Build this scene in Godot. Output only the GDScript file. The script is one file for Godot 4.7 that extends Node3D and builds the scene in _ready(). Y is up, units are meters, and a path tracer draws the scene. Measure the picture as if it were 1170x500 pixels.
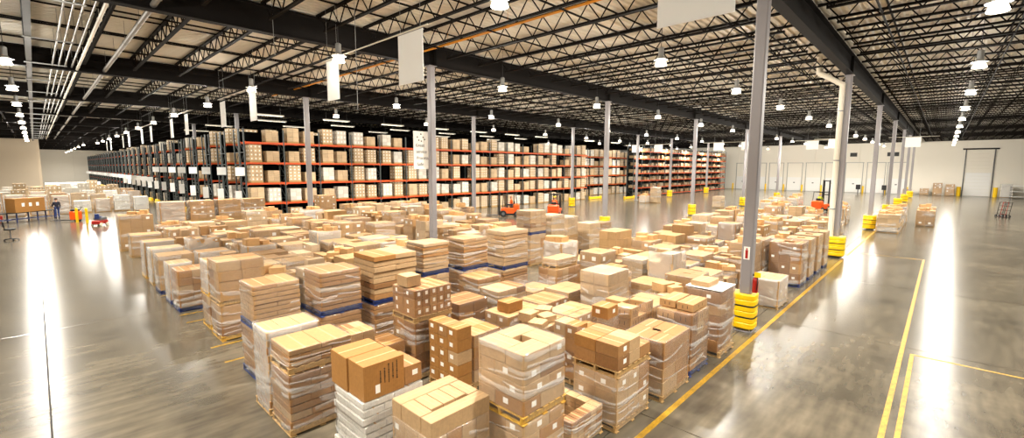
extends Node3D
# Warehouse. Building axes: u runs along the girders (scene +X), v along the joists (scene -Z), y up, metres.

var rng := RandomNumberGenerator.new()
var M := {}
var cache := {}
var used := {}

class MB:
	var v := PackedVector3Array()
	var n := PackedVector3Array()
	var c := PackedColorArray()
	var t := PackedVector2Array()
	func pt(p: Vector3, nn: Vector3, col: Color, uv := Vector2.ZERO) -> void:
		v.append(p); n.append(nn); c.append(col); t.append(uv)
	func quad(a: Vector3, b: Vector3, cc: Vector3, d: Vector3, col := Color.WHITE) -> void:  # counter-clockwise seen from outside
		var nn := (b - a).cross(cc - a).normalized()
		v.append_array(PackedVector3Array([a, cc, b, a, d, cc]))
		n.append_array(PackedVector3Array([nn, nn, nn, nn, nn, nn]))
		c.append_array(PackedColorArray([col, col, col, col, col, col]))
		t.append_array(PackedVector2Array([Vector2(0, 1), Vector2(1, 0), Vector2(1, 1), Vector2(0, 1), Vector2(0, 0), Vector2(1, 0)]))
	func tri(a: Vector3, b: Vector3, cc: Vector3, col := Color.WHITE) -> void:
		var nn := (b - a).cross(cc - a).normalized()
		v.append_array(PackedVector3Array([a, cc, b]))
		n.append_array(PackedVector3Array([nn, nn, nn]))
		c.append_array(PackedColorArray([col, col, col]))
		t.append_array(PackedVector2Array([Vector2.ZERO, Vector2.ZERO, Vector2.ZERO]))
	func out(a: Vector3, b: Vector3, cc: Vector3, d: Vector3, o: Vector3, col: Color) -> void:
		if (b - a).cross(cc - a).dot((a + b + cc + d) / 4.0 - o) < 0.0:
			quad(a, d, cc, b, col)
		else:
			quad(a, b, cc, d, col)
	func box(p: Vector3, s: Vector3, col := Color.WHITE, xf := Transform3D.IDENTITY) -> void:
		var h := s / 2.0
		var q := PackedVector3Array()
		for i in 8:
			q.append(xf * (p + Vector3(h.x if i & 1 else -h.x, h.y if i & 2 else -h.y, h.z if i & 4 else -h.z)))
		quad(q[4], q[5], q[7], q[6], col)
		quad(q[1], q[0], q[2], q[3], col)
		quad(q[5], q[1], q[3], q[7], col)
		quad(q[0], q[4], q[6], q[2], col)
		quad(q[6], q[7], q[3], q[2], col)
		quad(q[0], q[1], q[5], q[4], col)
	func cbox(p: Vector3, s: Vector3, k: float, col := Color.WHITE) -> void:  # box with chamfered edges
		var h := s / 2.0
		for a in 3:
			var b := (a + 1) % 3
			var d := (a + 2) % 3
			for sa in [-1.0, 1.0]:
				var f := []
				for e in [[-1.0, -1.0], [1.0, -1.0], [1.0, 1.0], [-1.0, 1.0]]:
					var w := Vector3.ZERO
					w[a] = sa * h[a]; w[b] = e[0] * (h[b] - k); w[d] = e[1] * (h[d] - k)
					f.append(p + w)
				out(f[0], f[1], f[2], f[3], p, col)
				for sb in [-1.0, 1.0]:
					var g := []
					for e in [[0, -1.0], [0, 1.0], [1, 1.0], [1, -1.0]]:
						var w := Vector3.ZERO
						w[a] = sa * (h[a] if e[0] == 0 else h[a] - k); w[b] = sb * (h[b] - k if e[0] == 0 else h[b]); w[d] = e[1] * (h[d] - k)
						g.append(p + w)
					out(g[0], g[1], g[2], g[3], p, col)
		for i in 8:
			var sg := Vector3(1 if i & 1 else -1, 1 if i & 2 else -1, 1 if i & 4 else -1)
			var q := []
			for a in 3:
				var w := sg * (h - Vector3.ONE * k)
				w[a] = sg[a] * h[a]
				q.append(p + w)
			if (q[1] - q[0]).cross(q[2] - q[0]).dot(sg) < 0.0:
				tri(q[0], q[2], q[1], col)
			else:
				tri(q[0], q[1], q[2], col)
	func tube(a: Vector3, b: Vector3, r: float, seg := 8, col := Color.WHITE, r2 := -1.0, caps := true) -> void:
		var ax := (b - a).normalized()
		var sx := ax.cross(Vector3.UP if absf(ax.y) < 0.9 else Vector3.RIGHT).normalized()
		var sy := ax.cross(sx)
		var e := r if r2 < 0.0 else r2
		for i in seg:
			var d0 := sx * cos(TAU * i / seg) + sy * sin(TAU * i / seg)
			var d1 := sx * cos(TAU * (i + 1) / seg) + sy * sin(TAU * (i + 1) / seg)
			var p := [a + d0 * r, a + d1 * r, b + d1 * e, b + d0 * e]
			for k in [0, 2, 1, 0, 3, 2]:
				pt(p[k], d0 if k == 0 or k == 3 else d1, col)
			if caps:
				tri(b, p[3], p[2], col)
				tri(a, p[1], p[0], col)
	func lathe(prof: Array, seg := 20, col := Color.WHITE, at := Vector3.ZERO, squareness := 0.0) -> void:  # profile of (radius, height), bottom to top on the outside
		for j in prof.size() - 1:
			var p0: Vector2 = prof[j]
			var p1: Vector2 = prof[j + 1]
			var nn := Vector2(p1.y - p0.y, p0.x - p1.x).normalized()
			for i in seg:
				var q := []
				var m := []
				for e in [[i, p0], [i + 1, p0], [i + 1, p1], [i, p1]]:
					var an: float = TAU * e[0] / seg
					var d := Vector3(cos(an), 0, sin(an))
					var k := 1.0
					if squareness > 0.0:
						k = 1.0 / pow(pow(absf(d.x), squareness) + pow(absf(d.z), squareness), 1.0 / squareness)
					q.append(at + d * e[1].x * k + Vector3(0, e[1].y, 0))
					m.append((d * nn.x + Vector3(0, nn.y, 0)).normalized())
				for k in [0, 1, 2, 0, 2, 3]:
					pt(q[k], m[k], col)
	func surface(mesh: ArrayMesh, mat: Material) -> ArrayMesh:
		if v.is_empty():
			return mesh
		var ar := []
		ar.resize(Mesh.ARRAY_MAX)
		ar[Mesh.ARRAY_VERTEX] = v
		ar[Mesh.ARRAY_NORMAL] = n
		ar[Mesh.ARRAY_COLOR] = c
		ar[Mesh.ARRAY_TEX_UV] = t
		mesh.add_surface_from_arrays(Mesh.PRIMITIVE_TRIANGLES, ar)
		mesh.surface_set_material(mesh.get_surface_count() - 1, mat)
		return mesh
	func done(mat: Material) -> ArrayMesh:
		return surface(ArrayMesh.new(), mat)


func P(u: float, v: float, y := 0.0) -> Vector3:
	return Vector3(u, y, -v)


func numbered(called: String) -> String:
	var k: int = used.get(called, 0)
	used[called] = k + 1
	return called if k == 0 else "%s_%03d" % [called, k]


func meta(o: Node, label: String, category := "", group := "", kind := "") -> Node:
	if label: o.set_meta("label", label)
	if category: o.set_meta("category", category)
	if group: o.set_meta("group", group)
	if kind: o.set_meta("kind", kind)
	return o


func thing(called: String, label: String, category: String, at := Vector3.ZERO, turn := 0.0, group := "") -> Node3D:
	var o := Node3D.new()
	o.name = numbered(called)
	add_child(o, true)
	o.position = at
	o.rotation.y = turn
	meta(o, label, category, group)
	return o


func obj(called: String, mesh: Mesh, parent: Node = null, at := Vector3.ZERO, mat: Material = null) -> MeshInstance3D:
	var o := MeshInstance3D.new()
	if parent == null:
		o.name = numbered(called)
		add_child(o, true)
	else:
		var seen_here: Dictionary = cache.get_or_add(parent.get_instance_id(), {})
		var k: int = seen_here.get(called, 0)
		seen_here[called] = k + 1
		o.name = called if k == 0 else "%s_%03d" % [called, k]
		parent.add_child(o, true)
	o.mesh = mesh
	o.position = at
	if mat:
		o.set_surface_override_material(0, mat)
	return o


func structure(called: String, mesh: Mesh = null, at := Vector3.ZERO) -> Node3D:
	var o: Node3D
	if mesh:
		o = obj(called, mesh, null, at)
	else:
		o = Node3D.new()
		o.name = numbered(called)
		add_child(o, true)
		o.position = at
	o.set_meta("kind", "structure")
	return o


func copy_of(src: Node3D, called: String, at: Vector3, turn: float, label: String, group := "") -> Node3D:
	var o := src.duplicate() as Node3D
	o.name = numbered(called)
	add_child(o, true)
	o.position = at
	o.rotation.y = turn
	meta(o, label, "", group)
	return o


const ONES := ["", "first", "second", "third", "fourth", "fifth", "sixth", "seventh", "eighth", "ninth", "tenth", "eleventh", "twelfth", "thirteenth", "fourteenth", "fifteenth", "sixteenth", "seventeenth", "eighteenth", "nineteenth"]
func nth(k: int) -> String:
	if k < 20:
		return ONES[k]
	var tens: String = ["", "", "twent", "thirt", "fort", "fift", "sixt"][k / 10]
	return tens + "ieth" if k % 10 == 0 else tens + "y-" + ONES[k % 10]


# ---------------------------------------------------------------- materials
func noise_image(size: int, freq: float, seed_: int, octaves := 4, kind := FastNoiseLite.TYPE_SIMPLEX_SMOOTH) -> PackedByteArray:
	var f := FastNoiseLite.new()
	f.noise_type = kind
	f.seed = seed_
	f.frequency = freq
	f.fractal_octaves = octaves
	var im := f.get_seamless_image(size, size)
	im.convert(Image.FORMAT_L8)
	return im.get_data()


func tex(size: int, maker: Callable) -> ImageTexture:
	var d := PackedByteArray()
	d.resize(size * size * 3)
	for y in size:
		for x in size:
			var col: Color = maker.call(x, y)
			var k := (y * size + x) * 3
			d[k] = int(clampf(col.r, 0, 1) * 255); d[k + 1] = int(clampf(col.g, 0, 1) * 255); d[k + 2] = int(clampf(col.b, 0, 1) * 255)
	return ImageTexture.create_from_image(Image.create_from_data(size, size, false, Image.FORMAT_RGB8, d))


func mat(called: String, col: Color, rough := 0.7, metal := 0.0, texture: Texture2D = null, scale := 1.0, vertex := false) -> StandardMaterial3D:
	var m := StandardMaterial3D.new()
	m.resource_name = called
	m.albedo_color = col
	m.roughness = rough
	m.metallic = metal
	m.vertex_color_use_as_albedo = vertex
	if texture:
		m.albedo_texture = texture
		m.uv1_triplanar = true
		m.uv1_world_triplanar = true
		m.uv1_scale = Vector3.ONE * scale
	M[called] = m
	return m


func make_materials() -> void:
	var a := noise_image(512, 0.006, 3, 5)
	var b := noise_image(512, 0.03, 7, 4)
	var s := noise_image(512, 0.012, 11, 3)
	var concrete := tex(512, func(x: int, y: int):
		var k := (y * 512 + x)
		var big := a[k] / 255.0
		var fine := b[k] / 255.0
		var smear := s[((y * 6) % 512) * 512 + x] / 255.0
		var l := 0.80 + 0.24 * (big - 0.5) + 0.12 * (fine - 0.5) + 0.20 * (smear - 0.5)
		return Color(l, l * 0.985, l * 0.955))
	var f := mat("concrete", Color(0.44, 0.41, 0.355), 0.19, 0.0, concrete, 0.11)
	f.metallic_specular = 0.6
	mat("joint_filler", Color(0.16, 0.15, 0.14), 0.8)
	mat("line_yellow", Color(0.80, 0.62, 0.12), 0.5, 0.0, concrete, 0.9)
	mat("film_scrap", Color(0.93, 0.92, 0.90), 0.4)
	var card := tex(256, func(x: int, y: int):
		var k := ((y * 2) * 512 + x * 2)
		var l := 0.93 + 0.05 * (a[k] / 255.0 - 0.5) + 0.09 * (b[k] / 255.0 - 0.5) + 0.012 * sin(x * TAU / 8.0)
		return Color(l, l * 0.985, l * 0.96))
	mat("card", Color(1, 1, 1), 0.72, 0.0, card, 0.9, true)
	var tones := [Color(0.71, 0.555, 0.365), Color(0.655, 0.48, 0.285), Color(0.745, 0.62, 0.46), Color(0.67, 0.475, 0.235), Color(0.57, 0.405, 0.235)]
	for i in tones.size():
		mat("card_%d" % i, tones[i], 0.72, 0.0, card, 0.9)
	mat("card_white", Color(0.86, 0.85, 0.83), 0.6, 0.0, card, 0.9)
	mat("tape", Color(0.73, 0.585, 0.40), 0.4)
	mat("paper", Color(0.95, 0.94, 0.91), 0.6)
	mat("ink", Color(0.13, 0.09, 0.06), 0.8)
	var grain := tex(256, func(x: int, y: int):
		var l := 0.86 + 0.26 * (s[(y * 2) * 512 + ((x * 14) % 512)] / 255.0 - 0.5) + 0.12 * (b[(y * 2) * 512 + x * 2] / 255.0 - 0.5)
		return Color(l, l * 0.97, l * 0.90))
	mat("pallet_wood", Color(0.80, 0.66, 0.45), 0.8, 0.0, grain, 1.1)
	mat("pallet_yellow", Color(0.86, 0.68, 0.26), 0.7, 0.0, grain, 1.1)
	mat("pallet_blue", Color(0.10, 0.20, 0.50), 0.6, 0.0, grain, 1.1)
	var nt := NoiseTexture2D.new()
	nt.width = 512
	nt.height = 512
	nt.seamless = true
	nt.as_normal_map = true
	nt.bump_strength = 9.0
	nt.noise = FastNoiseLite.new()
	nt.noise.seed = 9
	nt.noise.frequency = 0.012
	nt.noise.fractal_octaves = 4
	for w in [["wrap_thin", 0.03], ["wrap_mid", 0.06], ["wrap_thick", 0.30], ["wrap_band", 0.26]]:
		var fm := mat(w[0], Color(0.96, 0.96, 0.95, w[1]), 0.16)
		fm.normal_enabled = true
		fm.normal_texture = nt
		fm.normal_scale = 1.0
		fm.uv1_triplanar = true
		fm.uv1_world_triplanar = true
		fm.uv1_scale = Vector3(0.8, 2.6, 0.8)
		fm.transparency = BaseMaterial3D.TRANSPARENCY_ALPHA
	mat("steel_dark", Color(0.085, 0.073, 0.065), 0.7).metallic_specular = 0.2
	mat("joist_steel", Color(0.07, 0.055, 0.045), 0.7).metallic_specular = 0.2
	mat("steel_grey", Color(0.56, 0.545, 0.55), 0.45, 0.1)
	mat("deck_metal", Color(0.83, 0.805, 0.745), 0.55)
	mat("wall_paint", Color(0.93, 0.91, 0.86), 0.7)
	mat("wall_panel", Color(0.80, 0.74, 0.65), 0.75)
	mat("door_white", Color(0.93, 0.93, 0.92), 0.5)
	mat("dark_rubber", Color(0.07, 0.07, 0.07), 0.75)
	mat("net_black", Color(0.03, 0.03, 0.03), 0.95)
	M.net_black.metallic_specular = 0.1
	mat("black", Color(0.05, 0.05, 0.055), 0.5)
	mat("guard_yellow", Color(0.98, 0.80, 0.02), 0.42)
	mat("pipe_white", Color(0.90, 0.87, 0.80), 0.45)
	mat("pipe_grey", Color(0.52, 0.50, 0.47), 0.5, 0.3)
	mat("gas_yellow", Color(0.80, 0.52, 0.08), 0.5)
	mat("galvanised", Color(0.60, 0.60, 0.59), 0.4, 0.5)
	mat("rack_orange", Color(0.80, 0.30, 0.07), 0.55)
	mat("rack_upright", Color(0.22, 0.25, 0.25), 0.5)
	mat("banner", Color(1.0, 1.0, 0.99), 0.6).backlight_enabled = true
	M.banner.backlight = Color(0.45, 0.45, 0.43)
	mat("orange_paint", Color(0.90, 0.34, 0.06), 0.4)
	mat("red_paint", Color(0.62, 0.10, 0.05), 0.45)
	mat("blue_paint", Color(0.12, 0.20, 0.42), 0.5)
	mat("skin", Color(0.78, 0.57, 0.46), 0.6)
	mat("body", Color.WHITE, 0.75, 0.0, null, 1.0, true)
	mat("hair", Color(0.10, 0.07, 0.05), 0.8)
	mat("grey_plastic", Color(0.35, 0.35, 0.36), 0.5)
	var glow := mat("lamp_glow", Color(1, 0.97, 0.90), 0.4)
	glow.emission_enabled = true
	glow.emission = Color(1.0, 0.94, 0.84)
	glow.emission_energy_multiplier = 5.0
	var tube := mat("tube_glow", Color(1, 1, 0.97), 0.4)
	tube.emission_enabled = true
	tube.emission = Color(1.0, 0.97, 0.90)
	tube.emission_energy_multiplier = 2.0


# ---------------------------------------------------------------- floor, walls, ceiling
const U0 := -14.0
const U1 := 112.0
const V0 := -32.0
const V1 := 190.0

func build_floor() -> void:
	var fl := structure("floor")
	var b := MB.new()
	b.box(P((U0 + U1) / 2, (V0 + V1) / 2, -0.27), Vector3(U1 - U0 + 2, 0.5, V1 - V0 + 2))
	obj("joint_bed", b.done(M.joint_filler), fl)
	var us := [U0]
	var u := -7.85
	while u < U1 - 4.0:
		us.append(u)
		u += 7.7
	us.append(U1)
	var vs := [V0]
	var v := -24.2
	while v < V1 - 5.0:
		vs.append(v)
		v += 14.05
	vs.append(V1)
	for i in us.size() - 1:
		for j in vs.size() - 1:
			var m := MB.new()
			m.cbox(Vector3.ZERO, Vector3(us[i + 1] - us[i] - 0.016, 0.12, vs[j + 1] - vs[j] - 0.016), 0.006)
			obj("floor_slab", m.done(M.concrete), fl, P((us[i] + us[i + 1]) / 2, (vs[j] + vs[j + 1]) / 2, -0.06))
	# painted lines: u0, v0, u1, v1
	for l in [[3.0, 3.4, 28.0, 3.51], [2.0, 0.40, 31.0, 0.49], [2.0, 0.20, 14.8, 0.28], [14.72, -9.0, 14.80, 0.20], [30.93, 0.49, 31.0, 3.5], [29.6, 3.4, 44.0, 3.5],
			[2.75, 11.95, 3.9, 12.03], [2.75, 13.2, 3.9, 13.28], [2.75, 15.9, 3.9, 15.98], [2.75, 16.85, 3.9, 16.93], [2.75, 19.9, 3.9, 19.98], [15.4, 12.4, 26.0, 12.48]]:
		var m := MB.new()
		m.box(Vector3.ZERO, Vector3(l[2] - l[0], 0.003, l[3] - l[1]))
		obj("floor_line", m.done(M.line_yellow), fl, P((l[0] + l[2]) / 2, (l[1] + l[3]) / 2, 0.0015))


func wall(called: String, u0: float, v0: float, u1: float, v1: float, m: Material) -> Node3D:
	var w := structure(called)
	var along_u := absf(u1 - u0) > absf(v1 - v0)
	var total := absf(u1 - u0) if along_u else absf(v1 - v0)
	var n := int(ceil(total / 7.5))
	for i in n:
		var b := MB.new()
		var l := total / n - 0.02
		b.cbox(Vector3.ZERO, Vector3(l if along_u else 0.3, 10.9, 0.3 if along_u else l), 0.01)
		var f := (i + 0.5) / n
		obj("wall_panel", b.done(m), w, P(lerpf(u0, u1, f), lerpf(v0, v1, f), 5.4))
	var back := MB.new()
	back.box(Vector3.ZERO, Vector3(total if along_u else 0.1, 10.9, 0.1 if along_u else total))
	obj("wall_backing", back.done(m), w, P((u0 + u1) / 2, (v0 + v1) / 2, 5.4) + (Vector3(0, 0, signf(v0 - 20.0) * -0.18) if along_u else Vector3(signf(u0 - 20.0) * 0.18, 0, 0)))
	return w


func build_walls() -> void:
	wall("wall_right", U1 + 0.15, V0, U1 + 0.15, V1, M.wall_paint)
	wall("wall_back", U0, V0 - 0.15, U1, V0 - 0.15, M.wall_paint)
	wall("wall_left", U0 - 0.15, V0, U0 - 0.15, V1, M.wall_panel)
	wall("wall_end", U0, V1 + 0.15, U1, V1 + 0.15, M.wall_paint)
	var inner := wall("wall_inner", U0, 118.15, 0.6, 118.15, M.wall_panel)
	var b := MB.new()
	b.box(Vector3.ZERO, Vector3(0.3, 10.9, 71.8))
	obj("wall_return", b.done(M.wall_panel), inner, P(0.75, 154.2, 5.4))
	# dock doors in the right wall
	var k := 0
	for vc in [33.6, 30.2, 26.8, 23.3, 19.9, 16.5, 13.1, 9.7, 6.6]:
		k += 1
		var d := structure("door_%d" % k)
		for i in 5:
			var m := MB.new()
			m.cbox(Vector3.ZERO, Vector3(0.05, 0.55, 2.5), 0.012)
			obj("door_panel", m.done(M.door_white), d, P(U1 - 0.05, vc, 0.29 + i * 0.56))
		for sd in [-1, 1]:
			var t := MB.new()
			t.box(Vector3.ZERO, Vector3(0.10, 5.9, 0.10))
			obj("door_track", t.done(M.galvanised), d, P(U1 - 0.06, vc + sd * 1.38, 2.95))
		var t2 := MB.new()
		t2.box(Vector3.ZERO, Vector3(0.10, 0.10, 3.0))
		obj("spring_bar", t2.done(M.galvanised), d, P(U1 - 0.12, vc, 5.85))
		var wn := MB.new()
		wn.box(Vector3.ZERO, Vector3(0.02, 0.2, 0.3))
		obj("door_pane", wn.done(M.grey_plastic), d, P(U1 - 0.08, vc, 1.7))
	k += 1
	var big := structure("door_%d" % k)
	for i in 7:
		var m := MB.new()
		m.cbox(Vector3.ZERO, Vector3(0.05, 0.55, 3.1), 0.012)
		obj("door_panel", m.done(M.door_white), big, P(U1 - 0.05, -4.1, 0.32 + i * 0.57))
	for i in 6:
		var m := MB.new()
		m.cbox(Vector3.ZERO, Vector3(0.05, 0.62, 3.3), 0.012)
		obj("upper_panel", m.done(M.wall_paint), big, P(U1 - 0.03, -4.1, 4.4 + i * 0.63))
	for sd in [-1, 1]:
		var t := MB.new()
		t.box(Vector3.ZERO, Vector3(0.16, 8.2, 0.14))
		obj("door_track", t.done(M.grey_plastic), big, P(U1 - 0.08, -4.1 + sd * 1.75, 4.1))
	var hd := MB.new()
	hd.tube(P(0, -2.2), P(0, 2.2), 0.13, 12)
	obj("spring_bar", hd.done(M.black), big, P(U1 - 0.2, -4.1, 8.1))
	for q in [[13.4, 1.1], [7.4, 1.7]]:
		var m := MB.new()
		m.cbox(Vector3.ZERO, Vector3(0.12, 0.75, q[1]), 0.02)
		for i in 5:
			m.box(Vector3(-0.08, -0.28 + i * 0.14, 0), Vector3(0.05, 0.03, q[1] - 0.08))
		meta(obj("wall_vent", m.done(M.black), null, P(U1 - 0.07, q[0], 7.4)), "black louvred vent high on the dock wall, the %s one" % ("narrower" if q[1] < 1.5 else "wider"), "vent", "wall vents above the dock doors")


func build_ceiling() -> void:
	var ce := structure("ceiling")
	# corrugated deck, ribs along u
	var b := MB.new()
	var v := V0
	var white := Color.WHITE
	while v < V1:
		var p := [[0.0, 0.0], [0.10, 0.0], [0.14, 0.06], [0.24, 0.06], [0.28, 0.0]]
		for i in 4:
			b.quad(P(U0, v + p[i][0], 10.34 + p[i][1]), P(U0, v + p[i + 1][0], 10.34 + p[i + 1][1]), P(U1, v + p[i + 1][0], 10.34 + p[i + 1][1]), P(U1, v + p[i][0], 10.34 + p[i][1]), white)
		v += 0.28
	obj("deck", b.done(M.deck_metal), ce)
	var rf := MB.new()
	rf.box(P((U0 + U1) / 2, (V0 + V1) / 2, 10.7), Vector3(U1 - U0 + 1, 0.3, V1 - V0 + 1))
	obj("roof_slab", rf.done(M.deck_metal), ce)
	# girders along u: I sections
	var gv := []
	var g := -24.2
	while g < V1 - 2:
		gv.append(g)
		var s := 0
		while s < 9:
			var ua := maxf(U0, -1.95 + (s - 1) * 15.4)
			var ub := minf(U1, -1.95 + s * 15.4)
			if ub > ua + 0.5:
				var m := MB.new()
				var l := ub - ua - 0.02
				m.box(Vector3(0, 0, 0), Vector3(l, 0.94, 0.03))
				m.box(Vector3(0, 0.45, 0), Vector3(l, 0.045, 0.34))
				m.box(Vector3(0, -0.45, 0), Vector3(l, 0.045, 0.34))
				for e in [-1, 1]:
					m.box(Vector3(e * (l / 2 - 0.03), 0, 0), Vector3(0.03, 0.86, 0.28))
				obj("girder", m.done(M.steel_dark), ce, P((ua + ub) / 2, g, 9.80))
			s += 1
		g += 14.05
	# open web joists along v
	var jm := joist(13.66, 26)
	var spots := []
	for i in gv.size() - 1:
		var u := U0 + 0.7
		while u < U1:
			spots.append(P(u, gv[i] + 7.025, 10.31))
			u += 1.925
	spots.sort_custom(func(p, q): return view_rank(p) < view_rank(q))
	for i in 290:
		obj("joist", jm, ce, spots[i])
	scatter("far_joists", jm, spots.slice(290), ce)
	# bridging rods along u
	var br := MB.new()
	for vg in gv:
		for k in 4:
			var vv: float = vg + 14.05 * (k + 0.6) / 4.2
			if vv > 110: continue
			br.tube(P(U0, vv, 10.27), P(U1, vv, 10.27), 0.034, 5)
			br.tube(P(U0, vv, 9.62), P(U1, vv, 9.62), 0.034, 5)
	var bo := obj("bridging_rods", br.done(M.joist_steel), ce)
	bo.set_meta("kind", "stuff")


func view_rank(p: Vector3) -> float:
	var f := Vector3(0.724, 0, -0.69)
	var d := p.dot(f)
	if d < 3.0: return 1000.0 + p.length()
	var side := absf(p.dot(Vector3(0.69, 0, 0.724))) / d
	return p.length() * (1.0 if side < 1.5 else 5.0)


func joist(l: float, panels: int) -> ArrayMesh:
	var m := MB.new()
	for s in [-1, 1]:
		m.box(Vector3(s * 0.035, -0.03, 0), Vector3(0.06, 0.075, l))
		m.box(Vector3(s * 0.032, -0.70, 0), Vector3(0.055, 0.07, l - 1.2))
	var z0 := -l / 2 + 0.25
	var st := (l - 0.5) / panels
	for i in panels:
		var a := Vector3(0, -0.05 if i % 2 == 0 else -0.69, z0 + i * st)
		var e := Vector3(0, -0.69 if i % 2 == 0 else -0.05, z0 + (i + 1) * st)
		m.tube(a, e, 0.023, 5, Color.WHITE, -1.0, false)
	return m.done(M.joist_steel)


func scatter(called: String, mesh: Mesh, spots: Array, parent: Node = null, colors := []) -> MultiMeshInstance3D:
	var mm := MultiMesh.new()
	mm.transform_format = MultiMesh.TRANSFORM_3D
	mm.use_colors = not colors.is_empty()
	mm.mesh = mesh
	mm.instance_count = spots.size()
	for i in spots.size():
		mm.set_instance_transform(i, spots[i] if spots[i] is Transform3D else Transform3D(Basis(), spots[i]))
		if colors: mm.set_instance_color(i, colors[i])
	var o := MultiMeshInstance3D.new()
	o.name = called if parent else numbered(called)
	(parent if parent else self).add_child(o, true)
	o.multimesh = mm
	o.set_meta("kind", "stuff")
	return o


# ---------------------------------------------------------------- columns
func guard(at: Vector3, half: float, label: String) -> void:
	var t := thing("column_guard", label, "guard", at, 0.0, "yellow column guards")
	var key := "guard%.2f" % half
	if not cache.has(key):
		var r := MB.new()
		r.lathe([Vector2(0.16, 0.0), Vector2(half - 0.018, 0.0), Vector2(half, 0.025), Vector2(half, 0.14), Vector2(half - 0.018, 0.165), Vector2(0.16, 0.165)], 28, Color.WHITE, Vector3.ZERO, 5.0)
		var s := MB.new()
		s.lathe([Vector2(half + 0.004, 0.0), Vector2(half + 0.008, 0.005), Vector2(half + 0.008, 0.035), Vector2(half + 0.004, 0.04)], 28, Color.WHITE, Vector3.ZERO, 5.0)
		cache[key] = [r.done(M.guard_yellow), s.done(M.black)]
	for i in 6:
		obj("guard_ring", cache[key][0], t, Vector3(0.0, i * 0.165, 0.0))
	for y in [0.31, 0.64]:
		obj("strap", cache[key][1], t, Vector3(0, y, 0))


func column(u: float, v: float, label: String, with_guard := "", half := 0.32) -> Node3D:
	var t := thing("steel_column", label, "column", P(u, v), 0.0, "grey steel columns")
	if not cache.has("col"):
		var s := MB.new()
		s.cbox(Vector3(0, 4.66, 0), Vector3(0.29, 9.24, 0.29), 0.03)
		var p := MB.new()
		p.cbox(Vector3(0, 0.02, 0), Vector3(0.5, 0.04, 0.5), 0.006)
		for x in [-1, 1]:
			for z in [-1, 1]:
				p.tube(Vector3(x * 0.2, 0.04, z * 0.2), Vector3(x * 0.2, 0.1, z * 0.2), 0.018, 6)
		var c := MB.new()
		c.cbox(Vector3(0, 9.29, 0), Vector3(0.42, 0.03, 0.42), 0.005)
		cache["col"] = [s.done(M.steel_grey), p.done(M.steel_grey), c.done(M.steel_grey)]
	obj("shaft", cache["col"][0], t)
	obj("base_plate", cache["col"][1], t)
	obj("cap_plate", cache["col"][2], t)
	if with_guard:
		guard(P(u, v, 0.10), half, with_guard)
	return t


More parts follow.
